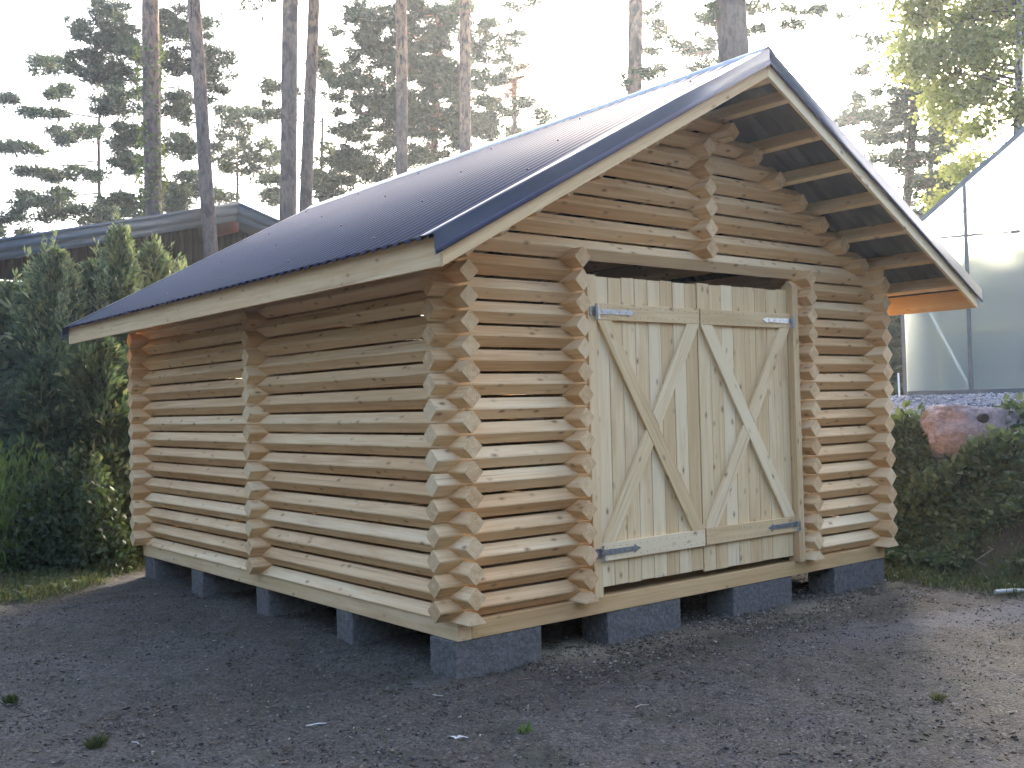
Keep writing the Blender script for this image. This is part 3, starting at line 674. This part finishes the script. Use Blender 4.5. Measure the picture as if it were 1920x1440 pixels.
def back_thicket():
    c = []
    for i in range(70):
        p = at(rng.uniform(1600, 2150), 740, rng.uniform(21.5, 25)); z0 = tz(p.x, p.y); k = 60; f = rng.random(k); h = rng.uniform(1.8, 3.0)
        c.append(np.stack([p.x+rng.normal(0, .5, k), p.y+rng.normal(0, .5, k), z0+f*h], 1))
    c = np.concatenate(c); V, F, tt = tufts(c, .3, 10, .22, .12, rng.uniform(.2, .7, len(c))); o = np_mesh('thicket', V, F, WEED, tint=tt)
    tag(o, 'dark thicket behind the greenhouse', kind='stuff')
back_thicket()
# ---------------------------------------------------------------- the dark house behind on the left
house = empty('dark_house', (5.28, 14.5, tz(5.28, 14.5)))
tag(house, 'low dark brown house with blue-grey metal roof behind the hedge', 'house')
HO = np.array(house.location)
hr = np.array([5.2815, 14.517, 5.30]); ta = math.tan(math.radians(14.6)); gd = np.array([-.989, -.148, 0]); bdir = np.array([-.148, .989, 0])
def hp(s, b, z): return tuple(hr+gd*s+bdir*b+np.array([0, 0, z])-HO)
def slab(name, s0, s1, b0, b1, dz0, dz1, mat, sl=ta):
    V = [hp(s0, b0, dz0-abs(s0)*sl), hp(s1, b0, dz0-abs(s1)*sl), hp(s1, b0, dz1-abs(s1)*sl), hp(s0, b0, dz1-abs(s0)*sl),
         hp(s0, b1, dz0-abs(s0)*sl), hp(s1, b1, dz0-abs(s1)*sl), hp(s1, b1, dz1-abs(s1)*sl), hp(s0, b1, dz1-abs(s0)*sl)]
    F = [(0, 1, 2, 3), (4, 7, 6, 5), (0, 4, 5, 1), (2, 6, 7, 3), (0, 3, 7, 4), (1, 5, 6, 2)]
    return np_mesh(name, V, F, mat, house)
for s0, s1 in ((.002, 7.5), (-.002, -2.6)):
    slab('roof', s0, s1, -.05, 8, -.06, .0, HOUSEROOF)
    slab('fascia', s0, s1, -.02, .03, -.22, -.063, HOUSEROOF)
    slab('fascia', s0, s1, .035, .07, -.36, -.2, HOUSEROOF)
for s in np.arange(-2.4, 6.3, .145):
    o = slab('wall_board', s, s+.135, 1.1+random.uniform(0, .012), 1.14, 0, 0, HWALL, 0)
    me = o.data; zt = -.12-max(abs(s), abs(s+.135))*ta
    for v in me.vertices: v.co.z = 0
    co = [v.co.copy() for v in me.vertices]
    for j, v in enumerate(me.vertices): v.co.z = (zt+hr[2]-HO[2]) if j in (2, 3, 6, 7) else (3.6-HO[2])
for k in range(9):   # red cladding boards below
    z0 = 3.585-(k+1)*.17-HO[2]
    o = slab('cladding_board', -2.4, 6.3, 1.07+.0, 1.13, 0, 0, HRED, 0)
    for j, v in enumerate(o.data.vertices): v.co.z = z0+(.16 if j in (2, 3, 6, 7) else 0)
for s in (.0, 3.6, -2.2, 6.2):
    o = slab('rafter_end', s-.08, s+.08, .09, 1.05, 0, 0, HRED, 0)
    for j, v in enumerate(o.data.vertices): v.co.z = hr[2]-HO[2]-abs(s)*ta-(.36 if j in (2, 3, 6, 7) else .56)
# ---------------------------------------------------------------- shrubs, bushes and grass on the left
def conifer(u, d, vtop, rad, label, mat=HEDGE, tb=.4, per=13000, col_=False, tips=13):
    c = at(u, 760, d); z0 = tz(c.x, c.y); zt = at(u, vtop, d).z; t = empty('cypress_shrub', (c.x, c.y, z0)); tag(t, label, 'shrub', 'cypress hedge shrubs on the left')
    h = zt-z0; n = int(per); f = rng.random(n)**.85; an = rng.uniform(0, 6.28, n)
    lob = 1+.22*np.sin(an*3+f*7+u)+.15*np.sin(an*5-f*13)
    br = rng.uniform(.62, 1.35, (14, 18)); lob = lob*br[(np.floor((an+f*2.3)/6.29*13)%14).astype(int), np.minimum((f*17+np.sin(an*2)).astype(int)%18, 17)]
    prof = np.clip((1-f)**.75*(1+.25*np.sin(f*11+an*2+u)), .02, 1.3)*rad*lob*1.12
    rr = prof*(rng.random(n)**.3)
    q = np.stack([rr*np.cos(an), rr*np.sin(an), f*h], 1)
    d_ = np.stack([np.cos(an), np.sin(an), rng.uniform(.2, 1.3, n)], 1)+rng.normal(0, .45, (n, 3)); d_ /= np.linalg.norm(d_, axis=1, keepdims=True)
    tt = np.clip(tb+.35*(rr/prof-.8)+.25*(f-.5)+.12*np.sin(q[:, 2]*7+an*4)+rng.normal(0, .2, n), 0, 1)  # light painted into the tint: tops and outer sprays lighter, inside darker
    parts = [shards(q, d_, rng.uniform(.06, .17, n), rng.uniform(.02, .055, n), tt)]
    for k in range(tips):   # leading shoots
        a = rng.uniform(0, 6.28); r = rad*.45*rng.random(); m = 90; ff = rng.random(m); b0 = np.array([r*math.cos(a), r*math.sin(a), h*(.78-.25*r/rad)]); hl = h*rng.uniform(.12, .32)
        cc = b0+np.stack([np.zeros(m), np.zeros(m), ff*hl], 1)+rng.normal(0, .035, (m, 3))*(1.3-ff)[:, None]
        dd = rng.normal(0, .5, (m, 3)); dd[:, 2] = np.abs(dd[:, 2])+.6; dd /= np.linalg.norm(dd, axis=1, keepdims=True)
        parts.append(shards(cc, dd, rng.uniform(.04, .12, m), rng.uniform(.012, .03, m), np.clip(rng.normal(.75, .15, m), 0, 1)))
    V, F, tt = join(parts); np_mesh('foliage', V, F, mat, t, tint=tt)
    V, F, _ = tube([(0, 0, -.1), (0, 0, h*.8)], [.06, .015], 7); np_mesh('stem', V, F, BARK, t)
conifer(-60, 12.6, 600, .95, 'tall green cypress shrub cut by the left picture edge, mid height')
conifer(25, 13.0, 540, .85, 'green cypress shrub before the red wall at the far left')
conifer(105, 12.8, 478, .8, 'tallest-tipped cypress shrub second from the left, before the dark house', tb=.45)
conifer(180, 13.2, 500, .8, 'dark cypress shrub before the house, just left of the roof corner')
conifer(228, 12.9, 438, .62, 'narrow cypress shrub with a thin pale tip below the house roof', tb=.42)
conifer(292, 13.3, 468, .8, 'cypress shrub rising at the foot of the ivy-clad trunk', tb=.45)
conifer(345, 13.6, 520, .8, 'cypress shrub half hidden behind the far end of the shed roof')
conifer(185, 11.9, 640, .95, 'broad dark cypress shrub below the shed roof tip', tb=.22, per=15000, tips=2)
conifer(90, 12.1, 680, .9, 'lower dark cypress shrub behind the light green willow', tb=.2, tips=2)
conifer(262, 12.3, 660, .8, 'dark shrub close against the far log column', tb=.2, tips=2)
def bush(name, u, v, d, rx, rz, n, mat, leaf, label, cat, tb=.5, up=.3, group=None, stems=8, zabs=None):
    c = at(u, v, d); z0 = tz(c.x, c.y) if zabs is None else zabs; t = empty(name, (c.x, c.y, z0)); tag(t, label, cat, group)
    q = rdir(n)*(rng.random(n)**.42)[:, None]; q[:, 2] = np.abs(q[:, 2]); lob = 1+.25*np.sin(np.arctan2(q[:, 1], q[:, 0])*4+u)[:, None]
    q = q*[rx, rx, rz]*lob; d_ = q/np.linalg.norm(q, axis=1, keepdims=True)*.6+rdir(n)*.8; d_[:, 2] += up; d_ /= np.linalg.norm(d_, axis=1, keepdims=True)
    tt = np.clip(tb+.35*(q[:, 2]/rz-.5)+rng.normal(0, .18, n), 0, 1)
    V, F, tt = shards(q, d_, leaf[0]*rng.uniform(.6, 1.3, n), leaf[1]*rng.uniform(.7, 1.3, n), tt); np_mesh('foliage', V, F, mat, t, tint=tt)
    st = [tube([(0, 0, -.05), tuple(q[rng.integers(n)]*[.5, .5, .4]), tuple(q[rng.integers(n)])], [.012, .008, .003], 4) for _ in range(stems)]
    V, F, _ = join(st); np_mesh('stems', V, F, BARK, t); return t
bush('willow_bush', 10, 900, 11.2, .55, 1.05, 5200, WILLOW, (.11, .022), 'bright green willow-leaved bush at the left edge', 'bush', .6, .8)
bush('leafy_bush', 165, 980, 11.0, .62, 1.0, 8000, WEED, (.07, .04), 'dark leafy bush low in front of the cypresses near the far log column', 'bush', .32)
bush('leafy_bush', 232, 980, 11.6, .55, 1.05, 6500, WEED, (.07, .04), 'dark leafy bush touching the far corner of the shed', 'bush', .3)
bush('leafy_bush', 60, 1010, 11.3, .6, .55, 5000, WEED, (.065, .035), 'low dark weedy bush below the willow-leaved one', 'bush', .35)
# grass
def blades(n, fx, hmin, hmax, wd, name, label, tb=.45, mat=GRASS, lean=.5):
    p = fx(n); n = len(p); z = terrain(p[:, 0], p[:, 1]); c = np.stack([p[:, 0], p[:, 1], z-.01], 1)
    d_ = rng.normal(0, lean, (n, 3)); d_[:, 2] = 1; d_ /= np.linalg.norm(d_, axis=1, keepdims=True)
    V, F, tt = shards(c, d_, rng.uniform(hmin, hmax, n), wd*rng.uniform(.6, 1.4, n), np.clip(rng.normal(tb, .22, n), 0, 1))
    o = np_mesh(name, V, F, mat, tint=tt); tag(o, label, kind='stuff'); return o
def in_left(n):
    p = np.stack([rng.uniform(-2.5, 2.6, n), rng.uniform(4.0, 9.0, n)], 1)
    return p[rng.random(n) < grassmask(p[:, 0], p[:, 1])]
def in_right(n):
    p = np.stack([rng.uniform(4.1, 6.6, n), rng.uniform(-3.5, 3.2, n)], 1)
    m = grassmask(p[:, 0], p[:, 1])*(.35+.65*(wav(p[:, 0], p[:, 1], .3, 5, 14) > -.2)); return p[rng.random(n) < m]
blades(60000, in_left, .03, .13, .008, 'verge_grass', 'short green and dry grass along the left edge of the yard', .5)
def tall_left(n):
    p = np.stack([rng.uniform(-1.6, 1.6, n), rng.uniform(6.3, 8.0, n)], 1); return p[rng.random(n) < (wav(p[:, 0], p[:, 1], .4, 0, 9) > .1)]
blades(9000, tall_left, .25, .75, .009, 'tall_grass', 'tall pale dry grass before the hedge on the left', .72, lean=.28)
blades(42000, in_right, .03, .12, .008, 'bank_grass', 'grass and moss on the shaded bank right of the shed', .2)
def sparse(n):
    p = np.stack([rng.uniform(-3.5, 4.2, n), rng.uniform(-3.6, 5, n)], 1)
    m = (wav(p[:, 0], p[:, 1], .22, 8, 22) > 1.35) & ~((p[:, 0] > -.1) & (p[:, 1] > -.1)); return p[m & (rng.random(n) < .8)]
blades(24000, sparse, .012, .045, .005, 'sparse_yard_grass', 'thin patches of short grass growing through the gravel', .4)
def leaves_on(n, fx, name, label, mat, ln, wd, tb, zoff=.05):
    p = fx(n); n = len(p); c = np.stack([p[:, 0], p[:, 1], terrain(p[:, 0], p[:, 1])+.01+rng.random(n)*zoff], 1)
    V, F, tt = shards(c, rdir(n)*[1, 1, .45]+[-.2, -.1, .25], ln*rng.uniform(.5, 1.3, n), wd*rng.uniform(.6, 1.3, n), np.clip(rng.normal(tb, .22, n), 0, 1))
    tag(np_mesh(name, V, F, mat, tint=tt), label, kind='stuff')
def bank_f(n):
    p = np.stack([rng.uniform(4.75, 6.12, n), rng.uniform(-3.5, 3.2, n)], 1)
    m = (wav(p[:, 0], p[:, 1], .3, 2, 12) > -1.1+.5*(p[:, 0] < 5.2)) & (np.hypot(p[:, 0]-6.2, (p[:, 1]-.16)) > .5); return p[m]
leaves_on(52000, bank_f, 'bank_weeds', 'broad-leaved dark weeds covering the bank below the greenhouse', WEED, .07, .045, .45, .12)
leaves_on(9000, lambda n: in_right(n), 'foot_weeds', 'small leaves and moss at the foot of the bank', WEED, .04, .03, .55, .04)
rt = []
for _ in range(40):
    x = rng.uniform(4.9, 5.9); y = rng.uniform(-2.2, 1.2); pts = []
    for j in range(5):
        pts.append((x, y, tz(x, y)+.03+.04*rng.random())); x -= rng.uniform(-.02, .09); y += rng.normal(0, .06)
    rt.append(tube(pts, [.006, .005, .005, .004, .002], 4))
V, F, _ = join(rt); tag(np_mesh('dry_roots', V, F, flat('dry_roots', (.22, .18, .13), .9)), 'thin dry roots and stems on the dark face of the bank', kind='stuff')
leaves_on(9000, lambda n: in_left(n*2), 'low_weeds', 'low leafy weeds in the grass verge on the left', WEED, .045, .03, .5, .05)
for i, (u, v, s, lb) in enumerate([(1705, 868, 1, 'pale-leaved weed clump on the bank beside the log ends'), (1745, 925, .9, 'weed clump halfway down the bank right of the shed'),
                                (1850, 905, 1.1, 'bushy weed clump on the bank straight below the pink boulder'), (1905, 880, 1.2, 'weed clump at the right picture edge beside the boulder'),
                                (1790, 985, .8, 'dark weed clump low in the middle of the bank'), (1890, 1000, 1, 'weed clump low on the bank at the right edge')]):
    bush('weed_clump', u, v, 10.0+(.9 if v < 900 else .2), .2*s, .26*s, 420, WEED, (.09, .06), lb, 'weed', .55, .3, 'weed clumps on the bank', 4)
# ---------------------------------------------------------------- greenhouse
gb = Vector((8.75, 2.48, 0)); gv = Vector((.46, -.888, 0)).normalized(); gn = Vector((.888, .46, 0)).normalized(); GZ = 1.215
gh = empty('greenhouse', (gb.x, gb.y, GZ)); gh.rotation_euler = (0, 0, math.atan2(gv.y, gv.x))
tag(gh, 'translucent greenhouse with dark metal frame on the gravel terrace', 'greenhouse')
WG = 4.3; EV = 1.90; RS = .86; LG = 6.0
def gbar(name, a, b, r=.022, mat=FRAME):
    a = Vector(a); b = Vector(b); d = b-a; bm = bmesh.new(); bmesh.ops.create_cube(bm, size=1)
    for v in bm.verts: v.co = Vector((v.co.x*d.length, v.co.y*r*2, v.co.z*r*2))
    o = finish(bm, name, [mat], gh); o.location = (a+b)/2; o.rotation_mode = 'QUATERNION'; o.rotation_quaternion = d.to_track_quat('X', 'Z'); return o
def gz(s): return EV+RS*min(s, WG-s)
def gpane(pts):
    n = len(pts); return np_mesh('panel', pts, [tuple(range(n))], PANE, gh)
sp = [0, .76, 1.52, 2.15, 2.78, 3.54, WG]
for ye in (0, LG):
    for s in sp: gbar('post', (s, ye, 0), (s, ye, gz(s)))
    gbar('base_rail', (.03, ye, .0), (WG-.03, ye, 0)); gbar('tie_rail', (.03, ye, EV+.02), (WG-.03, ye, EV+.02), .012)
    gbar('roof_rail', (-.05, ye-.0, EV-.0), (WG/2, ye, gz(WG/2)), .028); gbar('roof_rail', (WG+.05, ye, EV), (WG/2, ye, gz(WG/2)), .028)
    for a, b in zip(sp[:-1], sp[1:]):
        gpane([(a+.024, ye+.006, .02), (b-.024, ye+.006, .02), (b-.024, ye+.006, EV), (a+.024, ye+.006, EV)])
        gpane([(a+.024, ye+.006, EV+.04), (b-.024, ye+.006, EV+.04), (b-.024, ye+.006, gz(b)-.02), (a+.024, ye+.006, max(gz(a)-.02, EV+.06))])
for s in (0, WG):
    for k in range(1, 6): gbar('post', (s, k*1.0, 0), (s, k*1.0, EV), .018)
    gbar('base_rail', (s, .03, 0), (s, LG-.03, 0)); gbar('eave_rail', (s, .03, EV), (s, LG-.03, EV))
    for k in range(6): gpane([(s, k+.03, .02), (s, k+.97, .02), (s, k+.97, EV-.03), (s, k+.03, EV-.03)])
    for k in range(6):
        gbar('rafter', (s, k, EV), (WG/2, k, gz(WG/2)), .014) if k else None
        gpane([(s, k+.03, EV+.02), (s, k+.97, EV+.02), (WG/2, k+.97, gz(WG/2)-.01), (WG/2, k+.03, gz(WG/2)-.01)])
gbar('ridge_rail', (WG/2, 0, gz(WG/2)), (WG/2, LG, gz(WG/2)))
gbar('brace', (.28, .05, 1.08), (.75, .05, .05), .014, WHITEM)
t = empty('growing_bench', gh.location+gv*1.9+gn*1.2); t.rotation_euler = gh.rotation_euler
tag(t, 'yellowish long bench seen through the greenhouse panels', 'bench')
def tb_(name, a, b, c, mat):
    bm = bmesh.new(); bmesh.ops.create_cube(bm, size=1)
    for v in bm.verts: v.co = Vector((v.co.x*b[0], v.co.y*b[1], v.co.z*b[2]))
    o = finish(bm, name, [mat], t); o.location = a
tb_('bench_top', (0, 0, .82), (3.4, .6, .05), 0, BENCH)
for x in (-1.5, 0, 1.5):
    for y in (-.25, .25): tb_('leg', (x, y, .4), (.05, .05, .79), 0, BENCH)
tp = at(1690, 738, 13.8)
t = None
bm = bmesh.new(); bmesh.ops.create_cube(bm, size=1)
for v in bm.verts: v.co = Vector((v.co.x*.04*(1.6 if v.co.z < 0 else .4), v.co.y*.02, v.co.z*.3))
o = finish(bm, 'leaning_board', [WHITEM], None); o.location = (tp.x-.05, tp.y, tz(tp.x, tp.y)+.16); o.rotation_euler = (0, .25, .6)
tag(o, 'small pale pointed board standing at the greenhouse corner', 'board')
# ---------------------------------------------------------------- boulder
bpnt = at(1830, 832, 10.85); bz = tz(bpnt.x, bpnt.y)
bm = bmesh.new(); bmesh.ops.create_icosphere(bm, subdivisions=5, radius=1)
for v in bm.verts:
    p = v.co.copy(); s = 1+.22*noise.noise(p*1.6+Vector((3, 1, 7)))+.10*abs(noise.noise(p*3.3))+.06*noise.noise(p*7)+.035*noise.noise(p*16)
    q = p*s; q.z = min(q.z, .62+.06*noise.noise(p*3)+.12*p.x*-1); q.x = max(-.86+.1*noise.noise(p*5), q.x)
    v.co = Vector((q.x*.55, q.y*.36, q.z*.36+.0))
for f in bm.faces: f.smooth = True
for v in bm.verts:   # the drill hole
    dx = v.co.x+.07; dz = v.co.z-.135; r = math.hypot(dx, dz)
    if v.co.y < 0 and r < .035: v.co.y += .07
o = finish(bm, 'boulder', [GRAN], None); top_ = at(1830, 765, 10.85).z
o.location = (bpnt.x, bpnt.y, top_-.225); o.rotation_euler = (.0, 0, math.atan2(Rt.y, Rt.x))
tag(o, 'pink granite boulder with a drill hole on the edge of the gravel terrace', 'boulder')
fy = min(v.co.y for v in o.data.vertices if math.hypot(v.co.x+.07, v.co.z-.135) < .06)
bm = bmesh.new(); bmesh.ops.create_cone(bm, cap_ends=True, segments=14, radius1=.045, radius2=.04, depth=.05)
hh = finish(bm, 'hole_shade_plug', [HOLE_SHADE], o); hh.location = (-.07, fy+.035, .135); hh.rotation_euler = (math.pi/2, 0, 0)  # dark plug whose colour stands in for the shade inside the hole
# ---------------------------------------------------------------- stones, chips and litter
def rocks(n, fx, smin, smax, name, label, mat, flat_=.6, zs=.2):
    base = np.array([(1, 0, 0), (-1, 0, 0), (0, 1, 0), (0, -1, 0), (0, 0, 1), (0, 0, -1)], float); fc = np.array([(0, 2, 4), (2, 1, 4), (1, 3, 4), (3, 0, 4), (2, 0, 5), (1, 2, 5), (3, 1, 5), (0, 3, 5)])
    p = fx(n); n = len(p); s = smin*(smax/smin)**(rng.random(n)**2.2); a = rng.uniform(0, 6.28, n)
    B = base[None]*rng.uniform(.6, 1.3, (n, 6, 1))*np.array([1, .75, flat_])*s[:, None, None]
    x = B[..., 0]*np.cos(a)[:, None]-B[..., 1]*np.sin(a)[:, None]; y = B[..., 0]*np.sin(a)[:, None]+B[..., 1]*np.cos(a)[:, None]
    z = terrain(p[:, 0], p[:, 1])+s*zs
    V = np.stack([x+p[:, :1], y+p[:, 1:2], B[..., 2]+z[:, None]], -1).reshape(-1, 3); F = (np.arange(n)[:, None, None]*6+fc[None]).reshape(-1, 3)
    o = np_mesh(name, V, F, mat, tint=np.repeat(rng.random(n), 6)); tag(o, label, kind='stuff')
def vary(name, stops, rough=.9):
    m, t, b = mat_new(name); a = N(t, 'ShaderNodeAttribute', attribute_name='tint'); t.links.new(ramp(t, a.outputs['Fac'], stops), b.inputs['Base Color']); b.inputs['Roughness'].default_value = rough; return m
STM = vary('yard_stones', [(0, (.022, .019, .018)), (.7, (.07, .064, .06)), (.96, (.125, .115, .11)), (1, (.22, .21, .2))])
CHM = vary('litter_chips', [(0, (.05, .035, .025)), (.6, (.13, .10, .075)), (.93, (.28, .235, .18)), (1, (.5, .46, .4))])
def yard(n):
    d = rng.uniform(2.2, 12, n)**1.0; an = rng.uniform(.676-.6, .676+.6, n); p = np.stack([CX+np.sin(an)*d, CY+np.cos(an)*d], 1)
    return p[(p[:, 0] < 4.4) & (p[:, 1] < 5.6)]
rocks(60000, yard, .0025, .010, 'gravel', 'loose dark gravel scattered over the yard', STM)
rocks(700, yard, .007, .018, 'pebbles', 'larger dark pebbles lying on the yard', STM)
def terr_f(n): return np.stack([rng.uniform(6.2, 8.8, n), rng.uniform(-1.5, 3, n)], 1)
rocks(14000, terr_f, .01, .035, 'terrace_gravel', 'grey crushed stone on the terrace before the greenhouse', vary('crushed_stone', [(0, (.1, .1, .11)), (1, (.38, .38, .42))]))
def chips(n, fx, ln, name, label):
    p = fx(n); n = len(p); c = np.stack([p[:, 0], p[:, 1], terrain(p[:, 0], p[:, 1])+.006], 1); a = rng.uniform(0, 6.28, n)
    d_ = np.stack([np.cos(a), np.sin(a), rng.normal(.05, .12, n)], 1); s = np.stack([-np.sin(a), np.cos(a), rng.normal(0, .3, n)], 1); l = ln*rng.uniform(.4, 1.6, n); w_ = l*rng.uniform(.1, .35, n)
    b = d_*l[:, None]/2; e = s*w_[:, None]/2; u = np.array([0, 0, .003])
    V = np.stack([c-b-e+u, c+b-e+u, c+b+e+u, c-b+e+u, c-b-e-u, c+b-e-u, c+b+e-u, c-b+e-u], 1).reshape(-1, 3); k = np.arange(n)[:, None, None]*8
    F = (k+np.array([(0, 1, 2, 3), (7, 6, 5, 4), (0, 4, 5, 1), (1, 5, 6, 2), (2, 6, 7, 3), (3, 7, 4, 0)])[None]).reshape(-1, 4)
    tag(np_mesh(name, V, F, CHM, tint=np.repeat(rng.random(n), 8)), label, kind='stuff')
chips(5200, yard, .013, 'wood_litter', 'small pale chips and dry needles strewn over the gravel')
def litter(n):
    p = yard(n); return p[wav(p[:, 0], p[:, 1], .3, 3, 20) > .3]
chips(9000, litter, .02, 'needle_litter', 'patches of dry needles and bark bits on the yard')
bpy.data.objects['needle_litter'].data.materials[0] = vary('needle_litter_browns', [(0, (.03, .022, .015)), (.7, (.10, .07, .045)), (1, (.2, .15, .1))])
def fr(n): return np.stack([rng.uniform(.4, 4.6, n), -.12+rng.normal(0, .28, n)], 1)
chips(4200, fr, .014, 'sawdust_chips', 'pale sawdust and shavings along the front of the shed')
def item(name, u, v, label, cat, build):
    D = Fw+Rt*((u-960)/FPX)-Up*((v-720)/FPX); t = (-.3-CZ)/D.z; p = Vector((CX, CY, CZ))+D*t; t = empty(name, (p.x, p.y, tz(p.x, p.y)))
    o = build(); o.location = t.location; bpy.data.objects.remove(t); tag(o, label, cat); return o
def stick(l, r, ang, mat, bend=.01):
    def f():
        a = np.array([math.cos(ang), math.sin(ang), 0]); s = np.array([-a[1], a[0], 0])
        V, F, _ = tube([-a*l/2+[0, 0, r*1.2], s*bend+[0, 0, r*1.6], a*l/2+[0, 0, r*1.2]], [r, r*.9, r*.5], 6, .1); return np_mesh('stick', V, F, mat)
    return f
ra = math.atan2(Rt.y, Rt.x)
PALE = flat('bleached_wood', (.55, .52, .46), .8); TWIG = flat('brown_twig', (.12, .085, .06), .9)
item('stick', 804, 1306, 'pale thin peeled stick on the gravel below the near corner block', 'stick', stick(.15, .004, ra-.15, PALE))
item('stick', 597, 1364, 'short bleached stick on the gravel, lower left of the peeled stick', 'stick', stick(.11, .005, ra+.3, PALE))
item('stick', 253, 1394, 'short pale twig beside the grass tuft in the lower left', 'stick', stick(.06, .003, ra-.6, PALE))
item('stick', 1204, 1322, 'curved straw-coloured stick in the middle of the foreground gravel', 'stick', stick(.08, .003, ra+.5, CHIPM, .015))
item('stick', 1568, 1302, 'dark short stick on the gravel right of centre', 'stick', stick(.06, .005, ra-.5, TWIG))
item('stick', 985, 1277, 'flat brown wood splinter just in front of the corner block', 'stick', stick(.09, .006, ra+.5, TWIG))
item('stick', 1900, 1118, 'pale piece of board lying where gravel meets the bank grass', 'board', stick(.28, .02, ra+.1, PALE, 0))
def leaf_o():
    V = []; F = []
    for (ox, w_, l, a) in ((0, .022, .07, .2), (.02, .018, .055, 2.6)):
        k = len(V); c, s = math.cos(a+ra), math.sin(a+ra)
        for x, y, z in ((0, 0, .008), (l*.4, w_, .02), (l, 0, .012), (l*.4, -w_, .012), (l*.5, 0, .005)): V.append((ox+x*c-y*s, x*s+y*c, z))
        F += [(k, k+4, k+1), (k+1, k+4, k+2), (k+2, k+4, k+3), (k+3, k+4, k)]
    o = np_mesh('dry_leaf', V, F, PALE); return o
item('dry_leaf', 850, 1390, 'pale curled dry leaf near the bottom of the picture', 'leaf', leaf_o)
def tuft_o(n, h, mat, wd, tb, name):
    def f():
        c = rng.normal(0, h*.25, (n, 3)); c[:, 2] = 0; d_ = rng.normal(0, .6, (n, 3)); d_[:, 2] = 1; d_ /= np.linalg.norm(d_, axis=1, keepdims=True)
        V, F, tt = shards(c, d_, h*rng.uniform(.5, 1.2, n), wd*np.ones(n), np.clip(rng.normal(tb, .2, n), 0, 1)); return np_mesh(name, V, F, mat, tint=tt)
    return f
item('grass_tuft', 182, 1402, 'bright green grass tuft low in the left foreground', 'grass tuft', tuft_o(260, .06, GRASS, .006, .35, 'grass_tuft'))
item('small_weed', 985, 1376, 'small green seedling in the foreground gravel right of the dry leaf', 'weed', tuft_o(26, .05, WILLOW, .014, .8, 'small_weed'))
item('grass_tuft', 1760, 1315, 'mossy green tuft in the gravel towards the right edge', 'grass tuft', tuft_o(220, .04, GRASS, .006, .7, 'grass_tuft'))
item('grass_tuft', 20, 1320, 'green tuft on the gravel at the left picture edge', 'grass tuft', tuft_o(220, .05, GRASS, .006, .3, 'grass_tuft'))

# ---------------------------------------------------------------- thin haze volume added to stand in for lens glare
bm = bmesh.new(); bmesh.ops.create_cube(bm, size=1)
for v in bm.verts: v.co = Vector((v.co.x*170+17, v.co.y*170+17, v.co.z*24+9.5))
hm = bpy.data.materials.new('lens_glare_haze'); hm.use_nodes = True; t_ = hm.node_tree; t_.nodes.remove(t_.nodes['Principled BSDF'])
pv = t_.nodes.new('ShaderNodeVolumePrincipled'); pv.inputs['Color'].default_value = (.86, .93, 1, 1); pv.inputs['Density'].default_value = .0013; pv.inputs['Anisotropy'].default_value = .7
t_.links.new(pv.outputs[0], t_.nodes['Material Output'].inputs['Volume'])
o = finish(bm, 'glare_veil', [hm], None); tag(o, kind='stuff')
